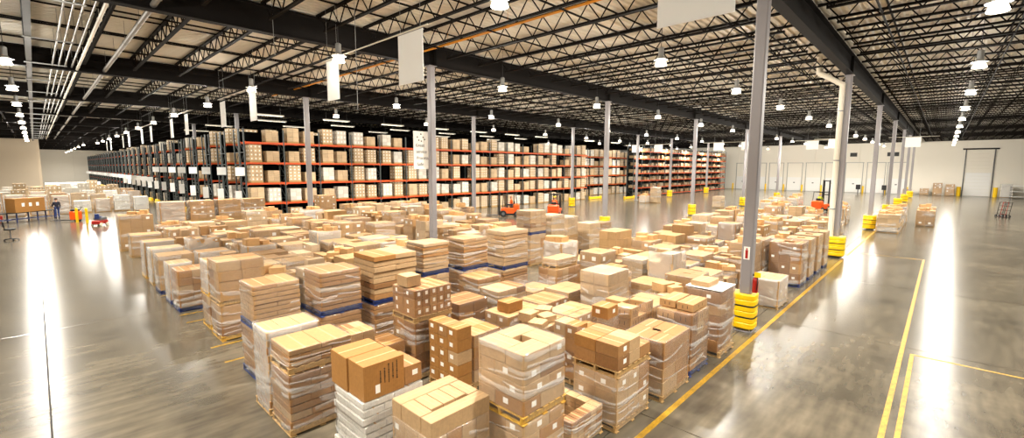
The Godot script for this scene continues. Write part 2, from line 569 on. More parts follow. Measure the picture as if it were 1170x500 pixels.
func build_columns() -> void:
	column(13.75, 3.85, "grey steel column carrying the fire extinguisher, nearest the yellow floor line", "yellow banded guard round the column with the fire extinguisher", 0.29)
	column(28.8, 3.9, "grey steel column with a thick cream drain pipe down it", "large yellow guard at the foot of the column with cream drain pipe", 0.42)
	column(43.8, 3.9, "grey steel column directly beyond the cream drain pipe column", "yellow guard of the next column beyond the cream drain pipe", 0.4)
	var k := 0
	for u in [58.2, 72.0, 84.0, 97.0]:
		k += 1
		column(u, 3.9, "grey steel column in the far right row, %s beyond the parked pallets" % nth(k), "yellow column guard in the far right row, %s beyond the parked pallets" % nth(k), 0.4)
	column(13.15, 17.8, "grey steel column with the white hanging text sign, amid the pallet stacks")
	column(28.55, 17.8, "grey steel column at the edge of the open aisle, centre right", "yellow guard on the column at the edge of the central open aisle")
	column(44.4, 17.8, "grey steel column standing free in the open central floor", "yellow guard on the free standing column in the open central floor")
	column(60.0, 17.8, "grey steel column beyond the free standing one, toward the docks", "yellow guard on the column toward the dock doors", 0.36)
	column(75.5, 17.8, "thin dark looking column near the dock doors, left of the orange forklift", "yellow guard near the dock doors left of the forklift", 0.36)
	column(13.15, 32.0, "grey steel column before the orange rack with yellow guard at its foot", "yellow guard half hidden by stacks before the orange rack")
	column(28.4, 32.0, "grey steel column before the orange rack, right of the text sign column")
	column(43.95, 32.0, "grey steel column before the right end of the orange rack", "yellow guard beside the second forklift at the orange rack")
	column(59.5, 32.0, "grey steel column at the gap between the two racks")
	column(70.5, 32.0, "grey steel column before the dense far rack, left one", "yellow guard before the dense far rack, left one", 0.36)
	column(86.0, 32.0, "grey steel column before the dense far rack, right one", "yellow guard before the dense far rack, right one", 0.36)
	column(12.75, 46.0, "grey steel column rising among the end on rack rows, nearer one")
	column(12.6, 60.9, "grey steel column rising among the end on rack rows, farther one")
	# things on the columns
	var t := thing("drain_pipe", "thick cream roof drain pipe bending down the column by the yellow line", "pipe", P(28.60, 4.12))
	var m := MB.new()
	m.tube(Vector3(0, 1.10, 0), Vector3(0, 8.9, 0), 0.125, 16)
	obj("riser", m.done(M.pipe_white), t)
	m = MB.new()
	m.tube(Vector3(0, 8.85, 0), Vector3(-0.35, 9.5, -1.0), 0.125, 16)
	m.tube(Vector3(-0.35, 9.45, -1.0), Vector3(-0.35, 10.3, -1.02), 0.125, 16)
	obj("elbow", m.done(M.pipe_white), t)
	for y in [2.5, 5.0, 7.5]:
		m = MB.new()
		m.tube(Vector3(0, y, 0), Vector3(0, y + 0.06, 0), 0.14, 16)
		obj("bracket", m.done(M.galvanised), t)
	# extinguisher on column by the line
	t = thing("fire_extinguisher", "red fire extinguisher with yellow tag hung on the grey column", "extinguisher", P(13.66, 3.6, 1.15))
	m = MB.new()
	m.lathe([Vector2(0.0, 0.0), Vector2(0.065, 0.0), Vector2(0.075, 0.02), Vector2(0.075, 0.36), Vector2(0.05, 0.43), Vector2(0.02, 0.46), Vector2(0.0, 0.46)], 14)
	obj("cylinder", m.done(M.red_paint), t)
	m = MB.new()
	m.box(Vector3(0, 0.5, 0), Vector3(0.05, 0.06, 0.14))
	m.tube(Vector3(0, 0.48, 0.05), Vector3(-0.09, 0.3, 0.08), 0.014, 6)
	m.tube(Vector3(-0.09, 0.3, 0.08), Vector3(-0.08, 0.1, 0.06), 0.014, 6)
	obj("valve", m.done(M.black), t)
	m = MB.new()
	m.box(Vector3(-0.06, 0.52, 0.06), Vector3(0.012, 0.14, 0.16))
	obj("tag", m.done(M.guard_yellow), t)
	t = thing("extinguisher_sign", "small white and red extinguisher sign on the grey column", "sign", P(13.6, 3.85, 2.25))
	m = MB.new()
	m.box(Vector3(-0.01, 0, 0), Vector3(0.012, 0.36, 0.16))
	obj("plate", m.done(M.paper), t)
	m = MB.new()
	m.box(Vector3(-0.019, -0.03, 0), Vector3(0.006, 0.24, 0.07))
	m.box(Vector3(-0.019, 0.12, 0), Vector3(0.006, 0.04, 0.04))
	obj("symbol", m.done(M.red_paint), t)
	# text sign on the column in the stacks
	t = thing("text_sign", "white vertical sign with four words and dots hung on a column", "sign", P(12.55, 17.85, 5.4))
	m = MB.new()
	m.cbox(Vector3(0, 0, 0), Vector3(0.82, 1.75, 0.03), 0.006)
	obj("board", m.done(M.paper), t)
	for i in 4:
		var tm := TextMesh.new()
		tm.text = ["Great", "service", "Process", "Safe"][i]
		var sf := SystemFont.new()
		sf.font_names = PackedStringArray(["Droid Sans"])
		tm.font = sf
		tm.font_size = 40
		tm.pixel_size = 0.0048
		tm.depth = 0.006
		tm.horizontal_alignment = HORIZONTAL_ALIGNMENT_LEFT
		tm.curve_step = 4.0
		tm.material = M.ink
		obj("lettering", tm, t, Vector3(-0.30 + i * 0.02, 0.22 - i * 0.29, 0.018))
	m = MB.new()
	for q in [[0.0, 0.74], [-0.2, 0.6], [0.12, 0.6], [-0.12, 0.46], [0.2, 0.5], [0.02, 0.42]]:
		m.tube(Vector3(q[0], q[1], 0.014), Vector3(q[0], q[1], 0.021), 0.035, 10)
	obj("dots", m.done(M.ink), t)
	t.rotation.y = -0.0


# ---------------------------------------------------------------- pallet loads
func film_mesh(seed_: int) -> ArrayMesh:
	var key := "film%d" % seed_
	if cache.has(key): return cache[key]
	var f := FastNoiseLite.new()
	f.seed = seed_
	f.frequency = 1.0
	f.fractal_octaves = 3
	var nx := 44
	var ny := 16
	var g := []
	for j in ny + 1:
		var row := []
		for i in nx + 1:
			var a := TAU * i / nx
			var d := Vector3(cos(a), 0, sin(a))
			var k := 1.0 / pow(pow(absf(d.x), 9.0) + pow(absf(d.z), 9.0), 1.0 / 9.0)
			var p := d * k * 0.5
			var y := float(j) / ny
			var bump := f.get_noise_3d(p.x * 5.0 + y * 1.5, y * 9.0, p.z * 5.0) * 0.022 + sin(y * 34.0 + f.get_noise_2d(p.x * 3, p.z * 3) * 5.0) * 0.006
			p *= 1.0 + bump
			if j == ny: p *= 0.90
			p.y = minf(y * 1.06, 1.0) + (0.004 if j >= ny - 1 else 0.0)
			row.append(p)
		g.append(row)
	var st := SurfaceTool.new()
	st.begin(Mesh.PRIMITIVE_TRIANGLES)
	st.set_smooth_group(0)
	for j in ny:
		for i in nx:
			for q in [[0, 0], [0, 1], [1, 1], [0, 0], [1, 1], [1, 0]]:
				st.add_vertex(g[j + q[1]][i + q[0]])
	st.generate_normals()
	var m := st.commit()
	m.surface_set_material(0, M.wrap_thin)
	cache[key] = m
	return m


func band_mesh(seed_: int) -> ArrayMesh:  # gathered strands of film that run round a load
	return piece("band%d" % seed_, func():
		var r := RandomNumberGenerator.new()
		r.seed = 900 + seed_
		var b := MB.new()
		for k in 9:
			var a0 := r.randf() * TAU
			var span := r.randf_range(0.8, 4.0)
			var y0 := r.randf_range(0.1, 0.95)
			var y1 := clampf(y0 + r.randf_range(-0.22, 0.22), 0.05, 0.98)
			var w := r.randf_range(0.012, 0.055)
			var n := int(span * 7) + 3
			var last := []
			for i in n + 1:
				var f := float(i) / n
				var a := a0 + span * f
				var d := Vector3(cos(a), 0, sin(a))
				var q := d * (0.5 / pow(pow(absf(d.x), 9.0) + pow(absf(d.z), 9.0), 1.0 / 9.0)) * 1.012
				var y := lerpf(y0, y1, f) + sin(f * 9.0 + k) * 0.008
				var ww := w * (0.5 + 0.5 * absf(sin(f * 7.0 + k * 2.0)))
				var e := [q + Vector3(0, y - ww, 0), q * 1.012 + Vector3(0, y, 0), q + Vector3(0, y + ww, 0)]
				if last:
					b.quad(e[0], last[0], last[1], e[1])
					b.quad(e[1], last[1], last[2], e[2])
				last = e
		return b.done(M.wrap_band))


func pallet_mesh(du: float, dv: float, m: Material) -> ArrayMesh:
	var key := "pal%.2f_%.2f_%s" % [du, dv, m.resource_name]
	if cache.has(key): return cache[key]
	var b := MB.new()
	for i in 3:
		b.box(Vector3(0, 0.065, (i - 1) * (dv / 2 - 0.05)), Vector3(du, 0.09, 0.045))
	for i in 7:
		b.box(Vector3((i - 3) * (du - 0.1) / 6.0, 0.121, 0), Vector3(0.1, 0.018, dv))
	for i in 3:
		b.box(Vector3((i - 1) * (du - 0.1) / 2.0, 0.01, 0), Vector3(0.1, 0.018, dv))
	cache[key] = b.done(m)
	return cache[key]


func piece(key: String, maker: Callable) -> ArrayMesh:
	if not cache.has(key):
		cache[key] = maker.call()
	return cache[key]


func box_piece(s: Vector3, k: float, m: Material) -> ArrayMesh:
	return piece("bp%.3f_%.3f_%.3f_%s" % [s.x, s.y, s.z, m.resource_name], func():
		var b := MB.new()
		b.cbox(Vector3.ZERO, s, k)
		return b.done(m))


func pallet_parts(parent: Node3D, du: float, dv: float, m: Material) -> void:
	var p := Node3D.new()
	p.name = "pallet"
	parent.add_child(p, true)
	for i in 3:
		obj("stringer", box_piece(Vector3(du, 0.09, 0.045), 0.004, m), p, Vector3(0, 0.065, (i - 1) * (dv / 2 - 0.05)))
	for i in 7:
		obj("deck_board", box_piece(Vector3(0.1, 0.018, dv), 0.003, m), p, Vector3((i - 3) * (du - 0.1) / 6.0, 0.12, 0))
	for i in 3:
		obj("bottom_board", box_piece(Vector3(0.1, 0.018, dv), 0.003, m), p, Vector3((i - 1) * (du - 0.1) / 2.0, 0.011, 0))


func carton_mesh(s: Vector3, lab: int, m: Material) -> ArrayMesh:
	# lab: 0 plain, 1 label on the u side, 2 on the v side, 3 both, 4 hand holes
	return piece("ct%.3f_%.3f_%.3f_%d_%s" % [s.x, s.y, s.z, lab, m.resource_name], func():
		var b := MB.new()
		b.cbox(Vector3.ZERO, s, 0.006)
		var me := b.done(m)
		var t := MB.new()
		var w := 0.03
		if s.x >= s.z:
			t.box(Vector3(0, s.y / 2 + 0.0006, 0), Vector3(s.x - 0.01, 0.0012, w))
		else:
			t.box(Vector3(0, s.y / 2 + 0.0006, 0), Vector3(w, 0.0012, s.z - 0.01))
		t.surface(me, M.tape)
		var q := MB.new()
		var lw := minf(0.10, minf(s.x, s.z) * 0.34)
		var lh := minf(0.085, s.y * 0.42)
		if lab & 1 and lab < 4:
			q.box(Vector3(-s.x / 2 - 0.001, s.y * 0.06, -s.z * 0.12), Vector3(0.002, lh, lw))
		if lab & 2 and lab < 4:
			q.box(Vector3(s.x * 0.1, s.y * 0.06, s.z / 2 + 0.001), Vector3(lw, lh, 0.002))
		q.surface(me, M.paper)
		var k := MB.new()
		if lab == 4:
			for sd in [-1, 1]:
				k.box(Vector3(-s.x / 2 - 0.001, 0, sd * s.z * 0.14), Vector3(0.003, s.y * 0.4, 0.014))
				k.box(Vector3(sd * s.x * 0.14, 0, s.z / 2 + 0.001), Vector3(0.014, s.y * 0.4, 0.003))
		k.surface(me, M.ink)
		return me)


func rects(style: String, du: float, dv: float, nu: int, nv: int, layer: int) -> Array:
	# the cartons of one layer: [x, z, size x, size z], centred
	var r := []
	if style == "hole":
		var a := minf(du, dv) * 0.62
		var bx := du - a
		var bz := dv - a
		if layer % 2 == 0:
			r = [[-bx / 2, -dv / 2 + bz / 2, a, bz], [du / 2 - bx / 2, -bz / 2, bx, a], [bx / 2, dv / 2 - bz / 2, a, bz], [-du / 2 + bx / 2, bz / 2, bx, a]]
		else:
			r = [[bx / 2, -dv / 2 + bz / 2, a, bz], [-du / 2 + bx / 2, -bz / 2, bx, a], [-bx / 2, dv / 2 - bz / 2, a, bz], [du / 2 - bx / 2, bz / 2, bx, a]]
		return r
	var cu := nu
	var cv := nv
	if style == "brick" and layer % 2 == 1:
		cu = nu + 1
		cv = maxi(1, nv - 1)
	for i in cu:
		for j in cv:
			if i > 0 and i < cu - 1 and j > 0 and j < cv - 1: continue
			r.append([(i + 0.5) / cu * du - du / 2, (j + 0.5) / cv * dv - dv / 2, du / cu, dv / cv])
	return r


# One pallet load. (u, v): its corner nearest the camera; y0: what it stands on; y1: its top.
func pallet_load(u: float, v: float, du: float, dv: float, y0: float, y1: float, o: Dictionary, label: String, group := "pallet loads on the floor") -> Node3D:
	var near: bool = o.get("near", false)
	var style: String = o.get("style", "grid")
	var t := thing("pallet_load", label, "pallet load", P(u + du / 2, v + dv / 2, y0), 0.0, group)
	t.set_meta("size", Vector3(du, y1 - y0, dv))
	var pm: Material = M["pallet_" + o.get("pallet", "wood")]
	var ph := 0.13
	if near:
		pallet_parts(t, du, dv, pm)
	else:
		obj("pallet", pallet_mesh(du, dv, pm), t)
	var h := y1 - y0 - ph
	var nl: int = o.get("nl", 5)
	var nu: int = o.get("nu", 3)
	var nv: int = o.get("nv", 2)
	var tone: int = o.get("tone", rng.randi() % 5)
	var lh := h / nl
	var jit: float = o.get("jit", 0.006)
	var lab: int = o.get("lab", 0)
	var b := MB.new()
	var lb := MB.new()
	for l in nl:
		var ox := rng.randf_range(-jit, jit)
		var oz := rng.randf_range(-jit, jit)
		var list: Array = rects(style, du - 0.03, dv - 0.03, nu, nv, l)
		var drop: float = o.get("drop", 0.0) if l == nl - 1 else 0.0
		if o.has("keep") and l >= nl - int(o.get("keep_layers", 1)):
			list = list.filter(func(q): return o.keep.call(q))
		for q in list:
			if rng.randf() < drop: continue
			var inner: bool = l < nl - 1 and style == "grid" and absf(q[0]) < du / 2 - q[2] * 0.9 and absf(q[1]) < dv / 2 - q[3] * 0.9
			if inner: continue
			var s := Vector3(q[2] - 0.008, lh - (0.018 if style == "brick" else 0.007), q[3] - 0.008)
			var p := Vector3(q[0] + ox, ph + (l + 0.5) * lh, q[1] + oz)
			if near:
				var tn := tone if rng.randf() < 0.72 else rng.randi() % 5
				var cm: Material = M.card_white if o.get("white", false) else M["card_%d" % tn]
				s = s.snapped(Vector3.ONE * 0.002)
				var c := obj("carton", carton_mesh(s, lab if lab == 4 or rng.randf() < o.get("lab_share", 0.5) else 0, cm), t, p)
				c.rotation.y = rng.randf_range(-0.008, 0.008)
			else:
				var k := rng.randf_range(0.88, 1.1)
				var col := Color(0.465 * k, 0.285 * k, 0.125 * k)
				if tone == 2: col = Color(0.57 * k, 0.415 * k, 0.25 * k)
				if tone == 4: col = Color(0.35 * k, 0.20 * k, 0.08 * k)
				if o.get("white", false): col = Color(0.72 * k, 0.70 * k, 0.66 * k)
				b.box(p, s, col)
				if lab and rng.randf() < 0.5:
					lb.box(p + Vector3(-s.x / 2 - 0.002, 0, 0), Vector3(0.004, lh * 0.34, s.z * 0.3))
					lb.box(p + Vector3(0, 0, s.z / 2 + 0.002), Vector3(s.x * 0.3, lh * 0.34, 0.004))
	if not near:
		if style == "messy" or o.get("loose", 0) > 0:
			for i in int(o.get("loose", 4)):
				var s := Vector3(rng.randf_range(0.3, 0.5), rng.randf_range(0.12, 0.28), rng.randf_range(0.3, 0.45))
				var p := Vector3(rng.randf_range(-du, du) * 0.3, 0, rng.randf_range(-dv, dv) * 0.3)
				var k := rng.randf_range(0.9, 1.15)
				b.box(Vector3(0, s.y / 2, 0), s, Color(0.62 * k, 0.38 * k, 0.17 * k), Transform3D(Basis(Vector3.UP, rng.randf_range(-0.5, 0.5)), p + Vector3(0, ph + h, 0)))
		var me := b.done(M.card)
		lb.surface(me, M.paper)
		obj("carton_stack", me, t).set_meta("kind", "stuff")
	var wrap: int = o.get("wrap", 1)
	if wrap:
		var w := obj("stretch_wrap", film_mesh(1 + rng.randi() % 6), t, Vector3(0, 0.06, 0), [null, M.wrap_thin, M.wrap_mid, M.wrap_thick][wrap])
		w.scale = Vector3(du + 0.015, h + 0.075, dv + 0.015)
		if o.get("wrap_to", 1.0) < 1.0:
			w.scale.y *= o.wrap_to
		if rng.randf() < 0.5:
			w.rotation.y = PI
		obj("film_band", band_mesh(1 + rng.randi() % 5), w).set_meta("kind", "stuff")
	return t


func loose_carton(u: float, v: float, y: float, s: Vector3, label: String, lab := 0, tone := 0, turn := 0.0, group := "loose cartons on the stacks") -> Node3D:
	var t := thing("carton", label, "carton", P(u + s.x / 2, v + s.z / 2, y), turn, group)
	obj("box", carton_mesh(s, lab, M["card_%d" % tone]), t, Vector3(0, s.y / 2, 0))
	return t


var rectangles := []
func claim(u: float, v: float, du: float, dv: float) -> void:
	rectangles.append(Rect2(u, v, du, dv))
func free_at(u: float, v: float, du: float, dv: float) -> bool:
	var r := Rect2(u, v, du, dv).grow(0.04)
	for q in rectangles:
		if q.intersects(r): return false
	return true


func build_near_loads() -> void:
	var flat := func(more := {}): return {"near": true, "style": "brick", "nu": 1, "nv": 2, "nl": 7, "jit": 0.014, "wrap": 1}.merged(more, true)
	var D := func(u, v, du, dv, y0, y1, o, label):
		claim(u, v, du, dv)
		return pallet_load(u, v, du, dv, y0, y1, o, label)
	# front left
	D.call(2.66, 7.72, 1.12, 0.89, 0.0, 1.08, {"near": true, "style": "brick", "nu": 2, "nv": 1, "nl": 7, "jit": 0.012, "wrap": 2, "tone": 1}, "brown wrapped load of flat cartons at front left, lower tier on wood pallet")
	pallet_load(2.69, 7.74, 1.14, 0.90, 1.08, 1.52, {"near": true, "style": "brick", "nu": 2, "nv": 1, "nl": 3, "jit": 0.01, "wrap": 1, "tone": 0}, "short upper load of flat cartons shifted on the brown front left load")
	D.call(2.66, 8.70, 1.0, 0.80, 0.0, 1.60, {"near": true, "style": "brick", "nu": 2, "nv": 1, "nl": 10, "jit": 0.015, "wrap": 3, "tone": 2}, "load thickly wrapped in white film, behind the brown front left load")
	D.call(2.99, 5.82, 1.08, 0.95, 0.0, 1.18, {"near": true, "style": "brick", "nu": 2, "nv": 1, "nl": 9, "jit": 0.028, "wrap": 1, "white": true}, "white wrapped stack of flat trays carrying three large brown cartons")
	loose_carton(3.03, 6.35, 1.185, Vector3(0.66, 0.54, 0.52), "large brown carton, rear left of the three on white trays", 0, 3)
	var pr := loose_carton(3.05, 5.86, 1.185, Vector3(0.68, 0.54, 0.47), "large brown carton with printed marks, front one on white trays", 0, 3)
	var m := MB.new()
	rng.seed = 5
	for i in 5:
		var x := -0.12 + i * 0.07
		var y := -0.05 - 0.02 * (i % 3)
		while y < 0.14 + 0.02 * i:
			var gh := rng.randf_range(0.012, 0.03)
			m.box(Vector3(x, y + gh / 2, 0), Vector3(rng.randf_range(0.014, 0.026), gh, 0.002))
			y += gh + 0.008
	obj("printed_marks", m.done(M.ink), pr, Vector3(0.05, 0.27, 0.236))
	m = MB.new()
	m.box(Vector3.ZERO, Vector3(0.075, 0.13, 0.002))
	obj("paper_label", m.done(M.paper), pr, Vector3(-0.12, 0.14, 0.2365))
	loose_carton(3.76, 5.9, 1.185, Vector3(0.32, 0.30, 0.62), "smaller brown carton beside the big printed one on white trays", 2, 1)
	# flat topped load at the bottom edge, ring of cartons round a middle row
	claim(3.32, 4.62, 1.1, 0.99)
	var d := pallet_load(3.32, 4.62, 1.1, 0.99, 0.0, 1.0, {"near": true, "style": "grid", "nu": 4, "nv": 3, "nl": 3, "wrap": 2, "tone": 2, "lab": 1}, "wide flat topped carton load at the bottom edge of the photograph")
	var top := [[0.0, 0.36, 1.07, 0.24], [0.0, -0.36, 1.07, 0.24], [-0.43, 0.0, 0.21, 0.47], [0.43, 0.0, 0.21, 0.47], [-0.21, -0.025, 0.215, 0.42], [0.01, -0.025, 0.215, 0.42], [0.22, -0.025, 0.2, 0.42]]
	for q in top:
		obj("carton", carton_mesh(Vector3(q[2] - 0.008, 0.245, q[3] - 0.008), 0, M.card_2), d, Vector3(q[0], 1.0 + 0.125, q[1]))
	# labelled cartons in five layers, top row partly taken off
	D.call(5.53, 6.76, 0.42, 0.98, 0.0, 1.40, {"near": true, "style": "grid", "nu": 1, "nv": 3, "nl": 5, "wrap": 0, "tone": 3, "lab": 1, "lab_share": 1.0}, "five layers of labelled brown cartons, unwrapped front column with white labels")
	D.call(5.97, 6.76, 0.80, 0.98, 0.0, 1.15, {"near": true, "style": "grid", "nu": 2, "nv": 2, "nl": 4, "wrap": 2, "tone": 0}, "lower wrapped cartons just behind the labelled five layer column")
	# double stack with many small labels
	D.call(5.32, 7.91, 1.02, 0.89, 0.0, 1.28, {"near": true, "style": "grid", "nu": 4, "nv": 2, "nl": 5, "wrap": 1, "tone": 4, "lab": 1}, "darker brown lower load under the cartons with rows of small labels")
	pallet_load(5.32, 7.91, 1.02, 0.89, 1.28, 2.0, {"near": true, "style": "grid", "nu": 5, "nv": 2, "nl": 3, "wrap": 1, "tone": 1, "lab": 3, "lab_share": 1.0}, "upper load with rows of small white labels, one carton on top")
	loose_carton(5.34, 8.2, 2.02, Vector3(0.36, 0.24, 0.4), "single wrapped carton standing on the load with small labels", 0, 2)
	# square hole double stack
	D.call(4.48, 4.03, 1.0, 0.98, 0.0, 0.95, {"near": true, "style": "hole", "nl": 4, "wrap": 2, "tone": 2, "lab": 3, "pallet": "wood"}, "pale lower load under the square hole stack at bottom centre")
	pallet_load(4.48, 4.03, 1.0, 0.98, 0.95, 2.0, {"near": true, "style": "hole", "nl": 4, "wrap": 2, "tone": 2, "lab": 3, "pallet": "yellow"}, "pale pinwheel stack with a square hole in its top, bottom centre")
	# right of it, along the yellow line
	D.call(5.58, 3.98, 0.94, 0.95, 0.0, 0.54, {"near": true, "style": "grid", "nu": 5, "nv": 4, "nl": 4, "wrap": 2, "tone": 2, "lab": 0}, "low pale load of small cartons beside the square hole stack")
	D.call(6.62, 3.78, 1.2, 0.96, 0.0, 0.99, {"near": true, "style": "grid", "nu": 3, "nv": 2, "nl": 3, "wrap": 2, "tone": 2, "lab": 3}, "lower wrapped load by the yellow line with a second pallet on top")
	pallet_load(6.62, 3.78, 1.2, 0.96, 0.99, 1.58, {"near": true, "style": "grid", "nu": 3, "nv": 2, "nl": 2, "wrap": 0, "tone": 1, "lab": 2, "keep": func(q): return q[0] < 0.3}, "upper half load of brown cartons on a wood pallet by the yellow line")
	D.call(8.16, 3.67, 1.28, 0.95, 0.0, 1.22, {"near": true, "style": "hole", "nl": 4, "wrap": 2, "tone": 1}, "wrapped single load with a square hole, by the yellow line")
	D.call(9.62, 3.72, 1.05, 0.85, 0.0, 1.42, {"near": true, "style": "grid", "nu": 3, "nv": 2, "nl": 5, "wrap": 2, "tone": 4, "pallet": "blue", "lab": 4}, "tall wrapped load on a blue pallet by the yellow line")
	for i in 2:
		loose_carton(9.78 + i * 0.02, 3.78 + i * 0.42, 1.44, Vector3(0.8, 0.17, 0.38), "flat brown carton on the tall blue pallet load, %s one" % ["front", "rear"][i], 4, 0)
	D.call(11.15, 3.62, 1.0, 0.93, 0.0, 1.62, {"near": true, "style": "grid", "nu": 2, "nv": 2, "nl": 5, "wrap": 2, "tone": 4, "lab": 1, "jit": 0.05}, "leaning dark load with white sheet on top, left of the column guard")
	var sh := MB.new()
	sh.cbox(Vector3.ZERO, Vector3(0.98, 0.02, 0.9), 0.008)
	meta(obj("cover_sheet", sh.done(M.film_scrap), null, P(11.65, 4.1, 1.66)), "white cover sheet lying on the leaning load by the column guard", "sheet")
	loose_carton(11.25, 4.0, 1.68, Vector3(0.7, 0.12, 0.45), "flat pale carton lying on the white sheet near the column", 0, 2)
	D.call(16.45, 3.62, 1.3, 0.95, 0.0, 0.95, {"near": true, "style": "hole", "nl": 3, "wrap": 3, "tone": 2, "lab": 3}, "low white wrapped load just right of the column guard")
	D.call(14.35, 3.95, 0.8, 0.9, 0.0, 0.8, {"style": "grid", "nl": 3, "wrap": 3, "tone": 2}, "low white wrapped load half hidden behind the column guard")
	# second row on the right
	D.call(9.2, 4.97, 1.15, 0.95, 0.0, 1.38, {"near": true, "style": "grid", "nu": 3, "nv": 2, "nl": 5, "wrap": 2, "tone": 0, "lab": 4, "drop": 0.3}, "wrapped load behind the tall blue pallet load, top row broken")
	D.call(7.55, 5.0, 1.25, 0.95, 0.0, 1.30, {"near": true, "style": "grid", "nu": 3, "nv": 3, "nl": 4, "wrap": 1, "tone": 3, "lab": 3, "drop": 0.4}, "brown labelled cartons with a broken top row, second row from line")
	loose_carton(8.3, 5.05, 1.33, Vector3(0.45, 0.26, 0.4), "loose brown carton on top of the broken second row load", 3, 3, 0.04)
	D.call(7.2, 6.05, 1.2, 0.9, 0.0, 1.12, {"near": true, "style": "grid", "nu": 3, "nv": 2, "nl": 4, "wrap": 1, "tone": 2, "drop": 0.35}, "pale load with a collapsed top, behind the half load")
	for i in 4:
		loose_carton([7.25, 7.65, 7.95, 7.4][i], [6.1, 6.2, 6.5, 6.5][i], 1.13, Vector3(0.36, 0.11 + 0.03 * i, 0.34), "tilted flat carton on the collapsed pale load, %s of four" % ["nearest", "second", "third", "farthest"][i], 0, 2, [0.3, -0.2, 0.5, 0.1][i])
	D.call(8.62, 6.1, 1.1, 0.95, 0.0, 1.05, {"near": true, "style": "grid", "nu": 3, "nv": 2, "nl": 4, "wrap": 2, "tone": 0, "lab": 2}, "wrapped load in third row, behind the broken top row load")
	D.call(7.3, 7.05, 1.25, 0.85, 0.0, 1.15, {"near": true, "style": "grid", "nu": 3, "nv": 2, "nl": 4, "wrap": 1, "tone": 0, "lab": 3}, "mixed carton load carrying one yellowish carton, middle of the block")
	loose_carton(7.5, 7.25, 1.16, Vector3(0.5, 0.24, 0.38), "yellowish carton on the mixed load in the middle of block", 0, 3)
	D.call(8.75, 7.2, 1.1, 0.9, 0.0, 1.1, {"near": true, "style": "grid", "nu": 3, "nv": 2, "nl": 4, "wrap": 1, "tone": 1, "lab": 2}, "brown load right of the mixed carton load, middle of block")
	D.call(6.92, 8.38, 1.0, 0.9, 0.0, 1.25, {"near": true, "style": "grid", "nu": 2, "nv": 2, "nl": 4, "wrap": 1, "tone": 4}, "dark plain load right behind the upper load with small labels")
	D.call(8.33, 8.42, 1.15, 0.8, 0.0, 1.28, {"near": true, "style": "brick", "nu": 2, "nv": 1, "nl": 6, "wrap": 2, "tone": 2}, "pale flat topped wrapped load before the row of tall stacks")
	D.call(8.5, 9.42, 0.95, 0.9, 0.0, 1.42, {"near": true, "style": "brick", "nu": 2, "nv": 1, "nl": 8, "wrap": 1, "tone": 1}, "flat carton load squeezed before the tall stacks with blue pallets")
	D.call(11.76, 6.92, 1.05, 0.95, 0.0, 1.35, {"near": true, "style": "grid", "nu": 2, "nv": 2, "nl": 4, "wrap": 2, "tone": 0, "drop": 0.4}, "wrapped load with a box standing proud on its top corner")
	loose_carton(11.9, 6.98, 1.37, Vector3(0.7, 0.2, 0.6), "wide brown carton on the wrapped load near the mid aisle", 0, 3)
	D.call(12.05, 9.35, 1.4, 0.85, 0.0, 1.12, {"near": true, "style": "grid", "nu": 4, "nv": 2, "nl": 4, "wrap": 1, "tone": 1}, "broad two tier brown load standing alone at the cross aisle")
	pallet_load(12.15, 9.42, 1.2, 0.7, 1.12, 1.45, {"near": true, "style": "grid", "nu": 4, "nv": 2, "nl": 1, "wrap": 1, "tone": 2}, "short upper tier of cartons on the broad cross aisle load")
	D.call(4.05, 8.25, 0.55, 0.75, 0.0, 1.30, {"near": true, "style": "grid", "nu": 2, "nv": 2, "nl": 4, "wrap": 1, "tone": 0}, "narrow brown load behind the three large brown cartons")
	D.call(4.68, 8.05, 0.5, 0.7, 0.0, 0.95, {"near": true, "style": "grid", "nu": 1, "nv": 2, "nl": 3, "wrap": 1, "tone": 3}, "low small load left of the double stack with small labels")
	# the row of tall double stacks of flat cartons
	for q in [[2.95, 10.38, 1.0, 0.95, 1.12, 2.08, "blue", "wood", 2, "at the left aisle, streaked with white film"], [4.33, 10.27, 1.05, 0.95, 1.10, 2.15, "wood", "blue", 2, "second from the left aisle"], [5.67, 10.2, 1.3, 1.1, 1.10, 2.36, "wood", "blue", 0, "third from the left aisle, the broadest"],
			[7.67, 10.9, 0.97, 0.9, 1.38, 2.36, "wood", "blue", 1, "fourth from left, by the text sign column"], [9.1, 10.75, 1.05, 0.9, 1.34, 2.36, "wood", "blue", 1, "fifth from the left aisle"], [11.2, 11.05, 1.3, 1.0, 0.98, 2.36, "wood", "blue", 1, "last and tallest looking, nearest the cross aisle"]]:
		D.call(q[0], q[1], q[2], q[3], 0.0, q[4], flat.call({"nl": 8, "pallet": q[6] if q[0] < 3 else "wood", "tone": 1, "wrap": 1}), "lower flat load in double stack row, " + q[9])
		pallet_load(q[0] + 0.01, q[1] + 0.01, q[2], q[3], q[4], q[5], flat.call({"nl": 8, "pallet": "blue", "tone": [0, 2, 0, 0, 1, 2][int(q[0]) % 6], "wrap": q[8]}), "upper flat load on blue pallet, " + q[9])
	# left edge lane beyond
	D.call(3.06, 13.45, 1.15, 1.0, 0.0, 0.95, {"near": true, "style": "grid", "nu": 2, "nv": 2, "nl": 3, "wrap": 2, "tone": 0, "pallet": "yellow"}, "lower wrapped load of the double stack on yellowish pallets, left aisle")
	pallet_load(3.06, 13.45, 1.15, 1.0, 0.95, 2.13, {"near": true, "style": "grid", "nu": 2, "nv": 2, "nl": 4, "wrap": 2, "tone": 0, "jit": 0.03}, "upper bulging wrapped load of the left aisle double stack")
	D.call(3.1, 14.7, 0.95, 0.9, 0.0, 0.95, {"near": true, "style": "grid", "nu": 2, "nv": 2, "nl": 3, "wrap": 2, "tone": 2, "pallet": "yellow"}, "lower load of the slim double stack just beyond the bulging one")
